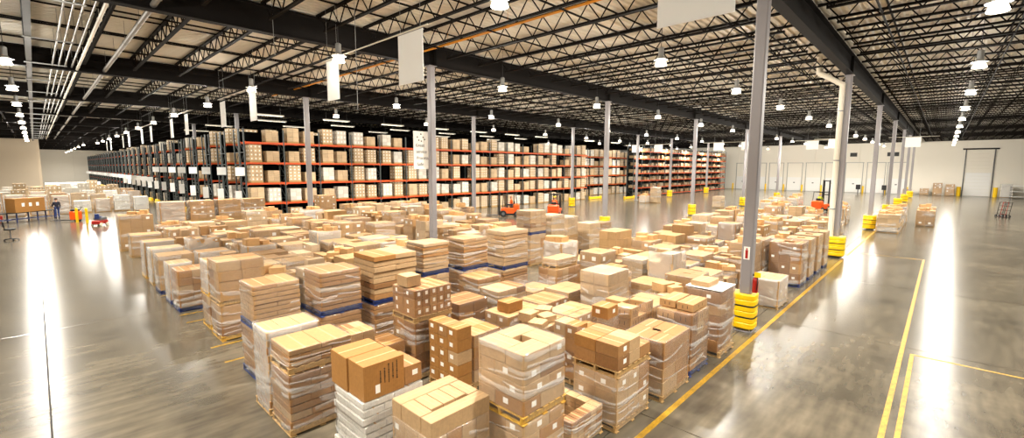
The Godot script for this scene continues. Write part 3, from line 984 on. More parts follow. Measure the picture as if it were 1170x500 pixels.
	pallet_load(3.1, 14.7, 0.95, 0.9, 0.95, 1.95, {"near": true, "style": "grid", "nu": 2, "nv": 2, "nl": 3, "wrap": 3, "tone": 2, "pallet": "yellow"}, "upper slim wrapped load just beyond the bulging left aisle stack")
	D.call(2.82, 17.2, 1.2, 1.0, 0.0, 1.32, {"near": true, "style": "grid", "nu": 3, "nv": 2, "nl": 5, "wrap": 2, "tone": 1, "pallet": "blue"}, "single wrapped load on a bright blue pallet at the left aisle")
	D.call(2.81, 18.45, 0.7, 0.9, 0.0, 1.36, {"near": true, "style": "grid", "nu": 2, "nv": 2, "nl": 4, "wrap": 3, "tone": 2, "pallet": "blue"}, "slim white wrapped load directly beyond the bright blue pallet")
	D.call(2.8, 20.2, 1.1, 1.0, 0.0, 1.38, {"style": "grid", "nu": 3, "nv": 2, "nl": 4, "wrap": 2, "tone": 1, "pallet": "blue"}, "third single load on blue pallet along the left aisle")
	D.call(2.83, 23.5, 1.1, 1.0, 0.0, 1.5, {"style": "grid", "nu": 3, "nv": 2, "nl": 4, "wrap": 3, "tone": 1, "pallet": "yellow"}, "wrapped load on a yellowish pallet, fourth along the left aisle edge")
	D.call(2.83, 21.9, 1.1, 1.0, 0.0, 1.4, {"style": "grid", "nu": 3, "nv": 2, "nl": 4, "wrap": 3, "tone": 2}, "white wrapped load between blue and yellowish pallets, left aisle edge")
	D.call(3.05, 29.4, 1.3, 1.0, 0.0, 1.15, {"style": "grid", "nu": 2, "nv": 2, "nl": 3, "wrap": 2, "tone": 1}, "low cardboard load standing alone near the far left corner of block")
	D.call(2.9, 32.0, 1.5, 1.1, 0.0, 1.95, {"style": "grid", "nu": 3, "nv": 2, "nl": 5, "wrap": 1, "tone": 1, "lab": 2, "loose": 3}, "broken topped brown stack at the far left corner of block")
	# row along the cross aisle with blue pallets
	D.call(15.7, 13.75, 1.15, 0.95, 0.0, 1.48, {"near": true, "style": "grid", "nu": 3, "nv": 2, "nl": 6, "wrap": 2, "tone": 2}, "lower half of the tallest pale double stack at the cross aisle")
	pallet_load(15.7, 13.75, 1.15, 0.95, 1.48, 2.6, {"near": true, "style": "grid", "nu": 3, "nv": 2, "nl": 5, "wrap": 2, "tone": 2, "pallet": "blue"}, "upper half on blue pallet of the tallest pale double stack")
	D.call(17.5, 13.95, 1.1, 0.95, 0.0, 0.95, {"style": "grid", "nl": 4, "wrap": 1, "tone": 0}, "lower load right of the tallest pale double stack")
	pallet_load(17.5, 13.95, 1.1, 0.95, 0.95, 2.25, {"style": "grid", "nl": 5, "wrap": 1, "tone": 2, "pallet": "blue"}, "upper load on blue pallet right of the tallest double stack")
	D.call(19.05, 14.1, 0.95, 0.9, 0.0, 0.95, {"style": "grid", "nl": 4, "wrap": 1, "tone": 1}, "lower load second right of the tallest pale double stack")
	pallet_load(19.05, 14.1, 0.95, 0.9, 0.95, 2.05, {"style": "grid", "nl": 5, "wrap": 2, "tone": 2}, "upper load second right of the tallest pale double stack")
	D.call(20.5, 13.7, 1.1, 0.95, 0.0, 1.6, {"style": "grid", "nl": 5, "wrap": 1, "tone": 2, "pallet": "blue"}, "single load on a blue pallet at the cross aisle")
	D.call(22.3, 14.1, 1.1, 0.95, 0.0, 1.45, {"style": "brick", "nl": 6, "wrap": 2, "tone": 4}, "last single load on wood pallet at the cross aisle row")
	# other loads that stand out
	D.call(18.5, 10.9, 1.5, 0.95, 0.0, 1.62, {"style": "grid", "nu": 4, "nv": 2, "nl": 4, "wrap": 0, "tone": 3, "jit": 0.03}, "broad unwrapped brown load standing at the cross aisle edge")
	D.call(14.6, 7.5, 0.85, 0.85, 0.0, 1.35, {"style": "grid", "nl": 4, "wrap": 2, "tone": 2}, "pale wrapped load left of the dark sided one, right block")
	D.call(15.55, 7.55, 1.1, 0.85, 0.0, 1.32, {"style": "grid", "nl": 5, "wrap": 1, "tone": 0, "lab": 2}, "labelled load directly right of the pale wrapped one, right block")
	var k := 0
	for u in [20.15, 21.75, 23.3, 24.9]:
		k += 1
		D.call(u, 3.75, 1.2 if k == 1 else 1.05, 1.15 if k == 1 else 0.95, 0.0, 1.7, {"near": k == 1, "style": "grid", "nu": 3, "nv": 3, "nl": 4, "wrap": 2, "tone": 4 if k == 1 else 0, "pallet": "blue", "lab": 1 if k == 1 else 0}, "tall load on blue pallet along the yellow line, %s beyond the low white one" % nth(k))
	D.call(26.6, 4.5, 1.15, 1.0, 0.0, 1.1, {"style": "grid", "nl": 4, "wrap": 1, "tone": 1}, "low brown load just left of the cream drain pipe column")


func build_block_loads() -> void:
	# the rest of the two blocks, lane by lane
	rng.seed = 77
	var opts := func():
		var st: String = ["grid", "grid", "brick", "hole", "messy", "grid"][rng.randi() % 6]
		return {"style": st, "nu": 2 + rng.randi() % 2, "nv": 2, "nl": 3 + rng.randi() % 3 if st != "brick" else 6, "wrap": [0, 1, 1, 2, 2, 3][rng.randi() % 6], "tone": rng.randi() % 5, "lab": [0, 0, 3, 3][rng.randi() % 4], "loose": 3 if rng.randf() < 0.25 else 0, "pallet": ["wood", "wood", "blue", "yellow"][rng.randi() % 4], "jit": 0.025, "drop": [0.0, 0.0, 0.3, 0.5][rng.randi() % 4]}
	# right block: lanes along u
	var lane := 1
	for v in [5.0, 6.3, 7.6, 8.95, 10.3]:
		lane += 1
		var u := 10.4
		var k := 0
		while u < 40.0:
			if free_at(u, v, 1.15, 0.95) and rng.randf() < 0.93 and (u > 13.2 or v < 9.0) and not (u > 27.8 and u < 29.8 and v < 5.5):
				k += 1
				claim(u, v, 1.15, 0.95)
				var o: Dictionary = opts.call()
				pallet_load(u, v, 1.12, 0.95, 0.0, rng.randf_range(0.85, 1.45) if rng.randf() < 0.85 else 1.75, o, "carton load in %s row from the yellow line, %s from its near end" % [nth(lane), nth(k)], "right block pallet loads")
				u += 1.3
			else:
				u += 0.35
	# left block: lanes along v
	lane = 1
	for u in [4.35, 5.75, 7.15, 8.55, 9.95, 11.35, 14.3, 15.75, 17.2, 18.65]:
		lane += 1
		var v := 12.25 if u < 13.0 else 15.3
		var k := 0
		while v < 32.4:
			if free_at(u, v, 1.2, 0.95) and rng.randf() < 0.94:
				k += 1
				claim(u, v, 1.2, 0.95)
				var o: Dictionary = opts.call()
				var h := rng.randf_range(0.95, 1.5)
				if v > 20.0 and u > 8.0 and rng.randf() < 0.5: h = rng.randf_range(1.6, 2.2)
				pallet_load(u, v, 1.18, 0.97, 0.0, h, o, "carton load in %s lane from the left aisle, %s from its near end" % [nth(lane), nth(k)], "left block pallet loads")
				v += rng.randf_range(1.1, 1.25)
			else:
				v += 0.3
	# tall labelled double stacks along the back of the left block
	var k := 0
	for u in [4.9, 6.4, 7.9, 9.4, 14.4]:
		k += 1
		for tier in 2:
			pallet_load(u, 33.4, 1.3, 1.05, tier * 1.25, 1.25 + tier * 1.25, {"style": "grid", "nu": 3, "nv": 2, "nl": 4, "wrap": 1 if k != 1 else 3, "tone": 1, "lab": 3}, "%s tier of labelled double stack by the rack aisle, %s from left" % [["lower", "upper"][tier], nth(k)], "back double stacks")
	# loads parked beyond the drain pipe column and in the open aisles
	k = 0
	for q in [[44.9, 5.7, 1.2, 1.4], [46.6, 5.7, 1.2, 1.2], [45.2, 7.4, 1.2, 1.1], [48.3, 5.9, 1.2, 1.5], [50.0, 6.0, 1.2, 1.3]]:
		k += 1
		pallet_load(q[0], q[1], q[2], 1.1, 0.0, q[3], {"style": "messy", "nl": 4, "wrap": 3, "tone": 1, "loose": 3, "pallet": "wood"}, "wrapped pallet in the group left of far right columns, %s one" % nth(k), "parked pallets beyond the pipe column")
	k = 0
	for u in [42.3, 44.0, 45.7, 47.4, 49.1, 50.8]:
		k += 1
		pallet_load(u, 2.1, 1.2, 1.3, 0.0, [1.35, 1.25, 1.4, 1.3, 1.1, 1.4][k - 1], {"style": "messy", "nl": 4, "wrap": 3, "tone": 2, "loose": 4, "jit": 0.05, "drop": 0.4}, "pallet in the parked row right of the far columns, %s from its near end" % nth(k), "parked pallet row by the far columns")
	k = 0
	for u in [48.9, 50.5, 52.1]:
		k += 1
		pallet_load(u, 0.3, 1.2, 1.15, 0.0, [1.3, 1.1, 1.4][k - 1], {"style": "messy", "nl": 3, "wrap": 2, "tone": 3, "lab": 3, "loose": 3}, "pallet in the short outermost parked row, %s from its near end" % nth(k), "outermost parked pallet row")
	k = 0
	for q in [[46.5, 10.0, 1.5], [48.2, 10.2, 1.3], [50.2, 10.0, 1.8], [51.9, 10.1, 1.9], [47.5, 11.6, 1.4], [49.5, 11.8, 1.6], [44.5, 9.6, 1.1], [52.5, 11.8, 1.7]]:
		k += 1
		pallet_load(q[0], q[1], 1.2, 1.0, 0.0, q[2], {"style": "messy", "nl": 4, "wrap": 3, "tone": 2, "loose": 2}, "wrapped pallet in the cluster before the forklift by docks, %s one" % nth(k), "cluster near the dock forklift")
	pallet_load(55.0, 18.7, 1.3, 1.0, 0.0, 1.35, {"style": "grid", "nl": 4, "wrap": 2, "tone": 2}, "lone pale pallet load standing in the open floor before the docks")
	pallet_load(56.4, 27.3, 1.2, 1.0, 0.0, 2.1, {"style": "grid", "nl": 5, "wrap": 1, "tone": 2}, "tall tan load standing in the aisle before the dense far rack")
	pallet_load(55.3, 28.3, 1.2, 1.0, 0.0, 1.0, {"style": "messy", "nl": 3, "wrap": 3, "tone": 2}, "low wrapped load beside the tall tan one before the far rack")
	k = 0
	for v in [4.2, 1.9, 0.2, -1.4]:
		k += 1
		pallet_load(109.6, v, 1.3, 1.2, 0.0, [1.0, 1.2, 2.2, 2.0][k - 1], {"style": "grid", "nl": 4, "wrap": 2, "tone": 1, "lab": 3}, "pallet load against the dock wall left of big door, %s from left" % nth(k), "pallets along the dock wall")
	for v in [-8.2, -12.2]:
		pallet_load(109.6, v, 1.2, 1.4, 0.0, 2.2, {"style": "grid", "nl": 4, "wrap": 3, "white": true, "tone": 1}, "pale wrapped load at the dock wall right of big door, %s one" % ("left" if v > -9 else "right"), "pallets along the dock wall")
	# rows far down the left aisle
	var fill := []
	for r in [78.0, 86.0, 96.0, 104.0]:
		for i in 13:
			fill.append(Transform3D(Basis.from_scale(Vector3(1.2, rng.randf_range(1.0, 1.9), 1.0)), P(7.5 - i * 1.5, r + rng.randf_range(-0.4, 0.4))))
	for i in 4:
		meta(scatter("distant_loads", rack_load_mesh([1, 3, 6, 7][i]), fill.filter(func(q): return int(q.origin.x * 10.0) % 4 == i or int(q.origin.x * -10.0) % 4 == i)), "hazy far rows of pallet loads down the left aisle, %s mix" % ["brown", "white", "pale", "tall"][i], "pallet load")
	for r in [[61.5, 9], [66.0, 10], [71.5, 11]]:
		var row_no: int = [61.5, 66.0, 71.5].find(r[0]) + 1
		for i in r[1]:
			pallet_load(6.9 - i * 1.5, r[0] + rng.randf_range(-0.3, 0.3), 1.25, 1.0, 0.0, rng.randf_range(1.2, 2.0), {"style": "grid", "nu": 2, "nv": 2, "nl": 3, "wrap": 2 + rng.randi() % 2, "tone": rng.randi() % 5, "white": rng.randf() < 0.2, "lab": 3}, "distant load down the left aisle, row %s from the workbench, %s from right" % [nth(row_no), nth(i + 1)], "distant loads down the left aisle")


# Loads that stand wholly behind others in the photograph are not part of what it shows: they are left out.
func leave_out_hidden() -> void:
	var eye := Vector3(0, 4.6, 0)
	var boxes := []
	for t in get_children():
		if t.has_meta("category") and t.get_meta("category") == "pallet load" and t.has_meta("size"):
			var sz: Vector3 = t.get_meta("size")
			boxes.append([AABB(t.position - Vector3(sz.x / 2, 0, sz.z / 2), sz), t])
	for q in boxes:
		var b: AABB = q[0].grow(-0.03)
		if not q[1].get_meta("group") in ["right block pallet loads", "left block pallet loads"]: continue
		var seen_it := false
		for i in 5:
			for j in 5:
				for face in 3:
					var p := b.position
					var f := i / 4.0
					var g := j / 4.0
					if face == 0: p += Vector3(f * b.size.x, b.size.y, g * b.size.z)
					elif face == 1: p += Vector3(0, f * b.size.y, g * b.size.z)
					else: p += Vector3(f * b.size.x, g * b.size.y, b.size.z)
					var clear := true
					for o in boxes:
						if o[1] != q[1] and o[0].intersects_segment(eye, p) != null:
							clear = false
							break
					if clear:
						seen_it = true
						break
				if seen_it: break
			if seen_it: break
		if not seen_it:
			remove_child(q[1])
			q[1].free()
	for q in boxes:
		if is_instance_valid(q[1]):
			q[1].remove_meta("size")


# ---------------------------------------------------------------- racks
func rack_load_mesh(k: int) -> ArrayMesh:
	return piece("rackload%d" % k, func():
		var r := RandomNumberGenerator.new()
		r.seed = 300 + k
		var b := MB.new()
		var w := MB.new()
		var lb := MB.new()
		for i in 3:
			w.box(Vector3(0, 0.05, (i - 1) * 0.45), Vector3(1.0, 0.09, 0.09))
		w.box(Vector3(0, 0.11, 0), Vector3(1.0, 0.025, 1.0))
		var h := [1.0, 1.18, 0.85, 1.12, 0.7, 1.22, 1.0, 1.15][k] as float
		var nl := 3 + k % 3
		var nu := 2 + k % 2
		var white := k == 3 or k == 6
		for l in nl:
			for i in nu:
				for j in 2:
					var q := r.randf_range(0.85, 1.12)
					var s := Vector3(0.98 / nu, h / nl, 0.49)
					var p := Vector3((i + 0.5) * s.x - 0.49, 0.125 + (l + 0.5) * s.y, (j - 0.5) * 0.49)
					b.box(p, s - Vector3.ONE * 0.012, Color(0.74, 0.71, 0.65) * q if white else Color(0.62, 0.47, 0.30) * q)
					if k % 2 == 1:
						lb.box(p + Vector3(0, 0, s.z / 2), Vector3(s.x * 0.3, s.y * 0.35, 0.006))
						lb.box(p + Vector3(-s.x / 2, 0, 0), Vector3(0.006, s.y * 0.35, s.z * 0.3))
		var me := b.done(M.card)
		w.surface(me, M.pallet_wood)
		lb.surface(me, M.paper)
		return me)


func upright_frame(h: float, depth: float) -> ArrayMesh:  # in the plane across the rack, x is its depth
	return piece("upright%.1f" % h, func():
		var b := MB.new()
		for s in [0.0, 1.0]:
			b.box(Vector3(s * depth, h / 2, 0), Vector3(0.08, h, 0.09))
			b.box(Vector3(s * depth, 0.008, 0), Vector3(0.16, 0.016, 0.14))
		var y := 0.3
		var k := 0
		while y < h - 0.9:
			b.box(Vector3(depth / 2, y, 0), Vector3(depth, 0.04, 0.04))
			b.tube(Vector3(0 if k % 2 == 0 else depth, y, 0), Vector3(depth if k % 2 == 0 else 0.0, y + 0.9, 0), 0.02, 5, Color.WHITE, -1.0, false)
			y += 0.9
			k += 1
		return b.done(M.rack_upright))


func beam_mesh(l: float, s: float) -> ArrayMesh:
	return piece("beam%.2f" % l, func():
		var b := MB.new()
		b.box(Vector3.ZERO, Vector3(0.05, s, l))
		b.box(Vector3(0.012, s * 0.3, 0), Vector3(0.05, s * 0.25, l))
		for e in [-1, 1]:
			b.box(Vector3(-0.01, -0.02, e * (l / 2 - 0.03)), Vector3(0.06, s + 0.1, 0.05))
		return b.done(M.rack_orange))


const LEVELS := [1.80, 3.38, 4.95, 6.50]
const LEVEL_WORD := ["floor", "first beam", "second beam", "third beam", "top beam"]

func build_racks() -> void:
	rng.seed = 41
	# front rack: along u at v = 38.3
	var t := thing("pallet_rack", "long orange beamed pallet rack facing the block of stacks, centre", "pallet rack", P(11.0, 38.3))
	var bay := 2.83
	for i in 17:
		var f := obj("upright_frame", upright_frame(7.5, 1.1), t, Vector3(i * bay, 0, 0))
		f.rotation.y = PI / 2
	for i in 16:
		for y in LEVELS:
			var b := obj("beam", beam_mesh(bay - 0.1, 0.13), t, Vector3((i + 0.5) * bay, y - 0.07, 0.03))
			b.rotation.y = -PI / 2
			var b2 := obj("beam", beam_mesh(bay - 0.1, 0.13), t, Vector3((i + 0.5) * bay, y - 0.07, -1.1))
			b2.rotation.y = -PI / 2
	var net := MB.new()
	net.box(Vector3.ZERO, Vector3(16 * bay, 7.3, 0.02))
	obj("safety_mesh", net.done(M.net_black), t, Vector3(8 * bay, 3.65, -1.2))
	var n := [0, 0, 0, 0, 0]
	for i in 16:
		for l in 5:
			for s in 2:
				if rng.randf() < 0.05: continue
				n[l] += 1
				var wide := 1.05 if s < 3 else 0.9
				var cnt := 3 if rng.randf() < 0.0 else 2
				var at := P(11.0 + i * bay + 0.80 + s * 1.24, 38.86 + rng.randf_range(-0.05, 0.05), 0.0 if l == 0 else LEVELS[l - 1])
				var o := obj("rack_load", rack_load_mesh(rng.randi() % 8), null, at)
				o.scale = Vector3(rng.randf_range(0.84, 1.0), rng.randf_range(0.9, 1.08), 0.95)
				meta(o, "load on the %s level of the central orange rack, %s from left" % [LEVEL_WORD[l], nth(n[l])], "pallet load", "loads on the central orange rack")
	# the rows behind it, seen end on along the left aisle
	for i in 3:
		var f := obj("upright_frame", upright_frame(7.5, 1.1), t, Vector3(i * bay, 0, -1.3))
		f.rotation.y = PI / 2
	var far := [[], [], [], []]
	for k in range(1, 30):
		var v := 38.3 + k * 4.9
		var nb := 3 if k < 8 else 2
		t = thing("pallet_rack", "rack row seen end on along the left aisle, %s behind the central orange rack" % nth(k), "pallet rack", P(11.0, v), 0.0, "rack rows ending at the left aisle")
		for i in nb + 1:
			for d in [0.0, -1.3]:
				if d < 0.0 and i > 0: continue
				var f := obj("upright_frame", upright_frame(7.5, 1.1), t, Vector3(i * bay, 0, d))
				f.rotation.y = PI / 2
		for i in nb:
			for y in LEVELS:
				var b := obj("beam", beam_mesh(bay - 0.1, 0.13), t, Vector3((i + 0.5) * bay, y - 0.07, 0.03))
				b.rotation.y = -PI / 2
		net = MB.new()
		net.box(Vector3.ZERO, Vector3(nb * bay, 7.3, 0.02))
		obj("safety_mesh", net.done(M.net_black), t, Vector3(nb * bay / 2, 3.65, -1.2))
		for l in 5:
			for s in nb * 2:
				if rng.randf() < 0.08: continue
				var at := P(11.0 + int(s / 2) * bay + 0.80 + (s % 2) * 1.24, v + 0.56, 0.0 if l == 0 else LEVELS[l - 1])
				if k < 8 and s < 3:
					var o := obj("rack_load", rack_load_mesh(rng.randi() % 8), null, at)
					meta(o, "load on %s level of %s end on rack row, %s from left aisle" % [LEVEL_WORD[l], nth(k), nth(s + 1)], "pallet load", "loads on the end on rack rows")
				else:
					far[rng.randi() % 4].append(Transform3D(Basis(), at))
	for i in 4:
		meta(scatter("far_rack_loads", rack_load_mesh([1, 2, 4, 7][i]), far[i]), "many %s loads filling the far end on rack rows" % ["labelled", "low", "small", "tall"][i], "pallet load")
	# signs, placards and guards on the row ends
	var placard := piece("placard", func():
		var b := MB.new()
		b.cbox(Vector3.ZERO, Vector3(0.45, 1.0, 0.03), 0.005)
		return b.done(M.banner))
	var square := piece("square", func():
		var b := MB.new()
		b.cbox(Vector3.ZERO, Vector3(0.66, 0.62, 0.03), 0.005)
		return b.done(M.banner))
	var g := piece("foot_guard", func():
		var b := MB.new()
		b.cbox(Vector3(0, 0.18, 0), Vector3(0.22, 0.36, 2.3), 0.03)
		b.cbox(Vector3(0, 0.03, 0), Vector3(0.34, 0.06, 2.45), 0.01)
		return b.done(M.guard_yellow))
	for k in 30:
		var v := 38.3 + k * 4.9
		meta(obj("rack_sign", square, null, P(10.64, v + 0.02, 4.25 if k < 8 else 2.9)), "square white sign on a rack row end, %s along the left aisle" % nth(k + 1), "sign", "square signs on the rack row ends")
		if k < 14:
			meta(obj("rack_placard", placard, null, P(10.74, v + 1.1, 2.25)), "tall white placard low on a rack row end, %s along the left aisle" % nth(k + 1), "sign", "tall placards on the rack row ends")
		meta(obj("rack_foot_guard", g, null, P(10.72, v + 1.2, 0.0)), "yellow floor guard at a rack row end, %s along the left aisle" % nth(k + 1), "guard", "yellow guards at the rack row ends")
	# dense far rack
	t = thing("shelf_rack", "dense seven level shelf rack at the far side, toward the docks", "shelf rack", P(64.0, 35.0))
	var lv := [0.35, 1.55, 2.7, 3.85, 5.0, 6.15, 7.3]
	for i in 16:
		var f := obj("upright_frame", upright_frame(8.2, 1.1), t, Vector3(i * 2.7, 0, 0))
		f.rotation.y = PI / 2
	for i in 15:
		for y in lv:
			var b := obj("beam", beam_mesh(2.6, 0.13), t, Vector3((i + 0.5) * 2.7, y - 0.07, 0.03))
			b.rotation.y = -PI / 2
	for y in lv:
		var d := MB.new()
		d.box(Vector3.ZERO, Vector3(40.4, 0.02, 1.05))
		obj("shelf_deck", d.done(M.steel_dark), t, Vector3(20.25, y + 0.01, -0.55))
	var back := MB.new()
	back.box(Vector3.ZERO, Vector3(40.4, 8.0, 0.03))
	obj("back_mesh", back.done(M.steel_dark), t, Vector3(20.25, 4.1, -1.2))
	var small := piece("smallbox", func():
		var b := MB.new()
		b.box(Vector3(0, 0.5, 0), Vector3(1, 1, 1), Color(0.40, 0.27, 0.14))
		return b.done(M.card))
	var pale := piece("palebox", func():
		var b := MB.new()
		b.box(Vector3(0, 0.5, 0), Vector3(1, 1, 1), Color(0.50, 0.42, 0.31))
		return b.done(M.card))
	var sp := [[], []]
	var cnt := 0
	var nn := [0, 0, 0, 0, 0, 0, 0]
	for i in 7:
		var u := 64.2
		while u < 104.2:
			var w := rng.randf_range(0.35, 0.7)
			var h := rng.randf_range(0.2, 0.62)
			var xf := Transform3D(Basis.from_scale(Vector3(w, h, 0.8)), P(u + w / 2, 35.5, lv[i] + 0.02))
			if rng.randf() < 0.82:
				if u < 72.0 and i > 0:
					nn[i] += 1
					var o := obj("shelf_carton", [small, pale][rng.randi() % 2], null)
					o.transform = xf
					meta(o, "small carton on shelf %s of the dense far rack, %s from left" % [["", "one", "two", "three", "four", "five", "six"][i], nth(nn[i])], "carton", "cartons on the dense far rack")
				else:
					sp[rng.randi() % 2].append(xf)
			u += w + rng.randf_range(0.03, 0.3)
	meta(scatter("far_shelf_cartons", small, sp[0]), "brown small cartons filling the dense far rack", "carton")
	meta(scatter("far_pale_cartons", pale, sp[1]), "pale small cartons filling the dense far rack", "carton")
	# rack seen through the gap between the two
	t = thing("pallet_rack", "orange beamed rack seen through the gap between central and dense far racks", "pallet rack", P(58.6, 43.2))
	for i in 9:
		var f := obj("upright_frame", upright_frame(7.5, 1.1), t, Vector3(i * bay, 0, 0))
		f.rotation.y = PI / 2
	for i in 8:
		for y in LEVELS:
			var b := obj("beam", beam_mesh(bay - 0.1, 0.13), t, Vector3((i + 0.5) * bay, y - 0.07, 0.03))
			b.rotation.y = -PI / 2
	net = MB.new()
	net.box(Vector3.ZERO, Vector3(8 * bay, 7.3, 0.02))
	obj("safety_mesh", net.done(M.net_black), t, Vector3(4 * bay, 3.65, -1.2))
	for i in 8:
		for l in 5:
			for s in 2:
				meta(obj("rack_load", rack_load_mesh((i + l * 3 + s) % 8), null, P(58.6 + i * bay + 0.8 + s * 1.24, 43.76, 0.0 if l == 0 else LEVELS[l - 1])), "load on %s level of the rack seen through the gap, %s from left" % [LEVEL_WORD[l], nth(i * 2 + s + 1)], "pallet load", "loads on the rack in the gap")
	for q in [[57.5, 37.6, 3.2], [61.5, 34.2, 3.0]]:
		var b := MB.new()
		b.cbox(Vector3(0, 0.2, 0), Vector3(q[2], 0.34, 0.16), 0.03)
		for s in [-1, 1]:
			b.cbox(Vector3(s * (q[2] / 2 - 0.1), 0.22, 0), Vector3(0.2, 0.44, 0.24), 0.03)
		meta(obj("floor_barrier", b.done(M.guard_yellow), null, P(q[0], q[1])), "low yellow floor barrier at the end of the %s rack" % ("central" if q[0] < 60 else "dense far"), "barrier", "yellow floor barriers at rack ends")


# ---------------------------------------------------------------- lamps and what hangs from the roof
var lamp0: Node3D
func lamp(u: float, v: float, label: String, energy: float) -> void:
	var wide := (u > 95.0 and v < 30.0) or v > 88.0
	var y := 8.35
	var t: Node3D
	if lamp0 == null:
		t = thing("high_bay_lamp", label, "lamp", P(u, v, y), 0.0, "high bay lamps")
		lamp0 = t
		var m := MB.new()
		m.lathe([Vector2(0.0, 0.0), Vector2(0.205, 0.0), Vector2(0.21, 0.02), Vector2(0.17, 0.13), Vector2(0.11, 0.22), Vector2(0.09, 0.24), Vector2(0.0, 0.24)], 20)
		obj("lamp_bell", m.done(M.lamp_glow), t)
		m = MB.new()
		m.lathe([Vector2(0.0, 0.255), Vector2(0.13, 0.25), Vector2(0.135, 0.27), Vector2(0.10, 0.33), Vector2(0.10, 0.62), Vector2(0.05, 0.66), Vector2(0.0, 0.66)], 16)
		obj("ballast_housing", m.done(M.galvanised), t)
		m = MB.new()
		m.lathe([Vector2(0.10, 0.235), Vector2(0.25, 0.20), Vector2(0.255, 0.21), Vector2(0.10, 0.25)], 20)
		obj("reflector_rim", m.done(M.galvanised), t)
		m = MB.new()
		m.tube(Vector3(0, 0.66, 0), Vector3(0, 1.32, 0), 0.012, 6)
		m.tube(Vector3(0, 1.32, 0), Vector3(0.0, 2.06, 0), 0.008, 5)
		obj("cord", m.done(M.black), t)
	else:
		t = copy_of(lamp0, "high_bay_lamp", P(u, v, y), 0.0, label)
	var l := SpotLight3D.new()
	l.name = "glow_light"
	l.spot_angle = 84.0 if wide else 62.0
	l.spot_angle_attenuation = 1.0
	l.rotation.x = -PI / 2
	l.light_energy = energy
	l.light_color = Color(1.0, 0.975, 0.93)
	l.light_size = 0.18
	l.spot_range = 200.0
	l.spot_attenuation = 2.0
	l.shadow_enabled = true
	l.position = P(u, v, y + 0.12)
	add_child(l, true)
	var g := OmniLight3D.new()
	g.name = "bell_light"
	g.light_energy = LAMP_ROUND * (1.4 if wide else 1.0)
	g.light_color = l.light_color
	g.light_size = 0.18
	g.omni_range = 200.0
	g.omni_attenuation = 2.0
	g.shadow_enabled = true
	g.position = l.position
	add_child(g, true)



func build_lamps() -> void:
	var rows := ["along the right aisle", "over the right block", "over the cross aisle", "over the back of the blocks", "along the rack aisle"]
	for j in 5:
		var v: float = [-0.6, 7.9, 16.1, 25.6, 34.0][j]
		for i in 13:
			var u := -0.5 + i * 8.35
			if i == 0:
				u = -0.45
			lamp(u, v, "white high bay lamp %s, %s from left" % [rows[j], nth(i + 1)], LAMP)
	for i in 8:
		for c in 2:
			var v := 42.5 + i * 8.6
			lamp([-0.45, 7.6][c], v, "white high bay lamp over the %s, %s beyond the rack corner" % [["far left edge", "rack row ends"][c], nth(i + 1)], LAMP)
	for i in 6:
		lamp(6.5, 114.0 + i * 13.0, "tiny far white lamp at the end of the left aisle, %s one" % nth(i + 1), LAMP)
	for i in 4:
		lamp(62.0 + i * 9.5, 40.0, "white high bay lamp beyond the gap between racks, %s from left" % nth(i + 1), LAMP)
	lamp(57.2, 46.5, "white high bay lamp deep in the gap between the racks", LAMP)
	for i in 3:
		lamp(30.0 + i * 25.0, -9.5, "white high bay lamp right of the right aisle, %s one" % nth(i + 1), LAMP)
	# fluorescent strips over the racks
	var k := 0
	for r in [[14.0, 41.9], [20.0, 41.9], [26.0, 41.9], [32.0, 41.9], [38.0, 41.9], [44.0, 41.9], [50.0, 41.9], [16.0, 46.8], [23.0, 46.8], [30.0, 46.8], [37.0, 46.8], [44.0, 46.8], [51.0, 46.8], [20.0, 51.7], [30.0, 51.7], [40.0, 51.7], [50.0, 51.7], [62.0, 41.9], [70.0, 41.9], [14.0, 56.6], [14.0, 66.4]]:
		k += 1
		var t := thing("strip_light", "white fluorescent strip light above the racks, %s from the left corner" % nth(k), "lamp", P(r[0], r[1], 8.9), 0.0, "strip lights above the racks")
		obj("strip_tray", piece("tray", func():
			var b := MB.new()
			b.cbox(Vector3(0, 0.09, 0), Vector3(2.5, 0.06, 0.3), 0.01)
			b.box(Vector3(0, 0.05, -0.15), Vector3(2.5, 0.1, 0.015))
			b.box(Vector3(0, 0.05, 0.15), Vector3(2.5, 0.1, 0.015))
			return b.done(M.pipe_white)), t)
		for s in [-1, 1]:
			obj("light_tube", piece("ftube", func():
				var b := MB.new()
				b.tube(Vector3(-1.2, 0, 0), Vector3(1.2, 0, 0), 0.02, 8)
				return b.done(M.tube_glow)), t, Vector3(0, 0.03, s * 0.07))
		for s in [-1, 1]:
			obj("hanger", piece("hanger", func():
				var b := MB.new()
				b.tube(Vector3(0, 0.12, 0), Vector3(0, 1.52, 0), 0.006, 4)
				return b.done(M.galvanised)), t, Vector3(s, 0, 0))
		var al := AreaLight3D.new()
		al.name = "strip_glow"
		al.area_size = Vector2(2.4, 0.2)
		al.light_energy = 1.2
		al.light_color = Color(1.0, 0.97, 0.9)
		al.shadow_enabled = true
		al.area_range = 100.0
		al.position = P(r[0], r[1], 8.88)
		al.rotation.x = -PI / 2
		add_child(al, true)


func hanging_banner(u: float, v: float, y: float, along_v: bool, w: float, h: float, label: String, group: String) -> void:
	var t := thing("hanging_banner", label, "banner", P(u, v, y), 0.0 if not along_v else PI / 2, group)
	var m := MB.new()
	m.cbox(Vector3(0, -h / 2, 0), Vector3(w, h, 0.012), 0.003)
	obj("panel", m.done(M.banner), t)
	m = MB.new()
	m.tube(Vector3(-w / 2, 0.01, 0), Vector3(w / 2, 0.01, 0), 0.014, 6)
	obj("top_bar", m.done(M.galvanised), t)
	for s in [-0.4, 0.4]:
		m = MB.new()
		m.tube(Vector3(s * w, 0.01, 0), Vector3(s * w, 10.41 - y, 0), 0.005, 4)
		obj("wire", m.done(M.galvanised), t)


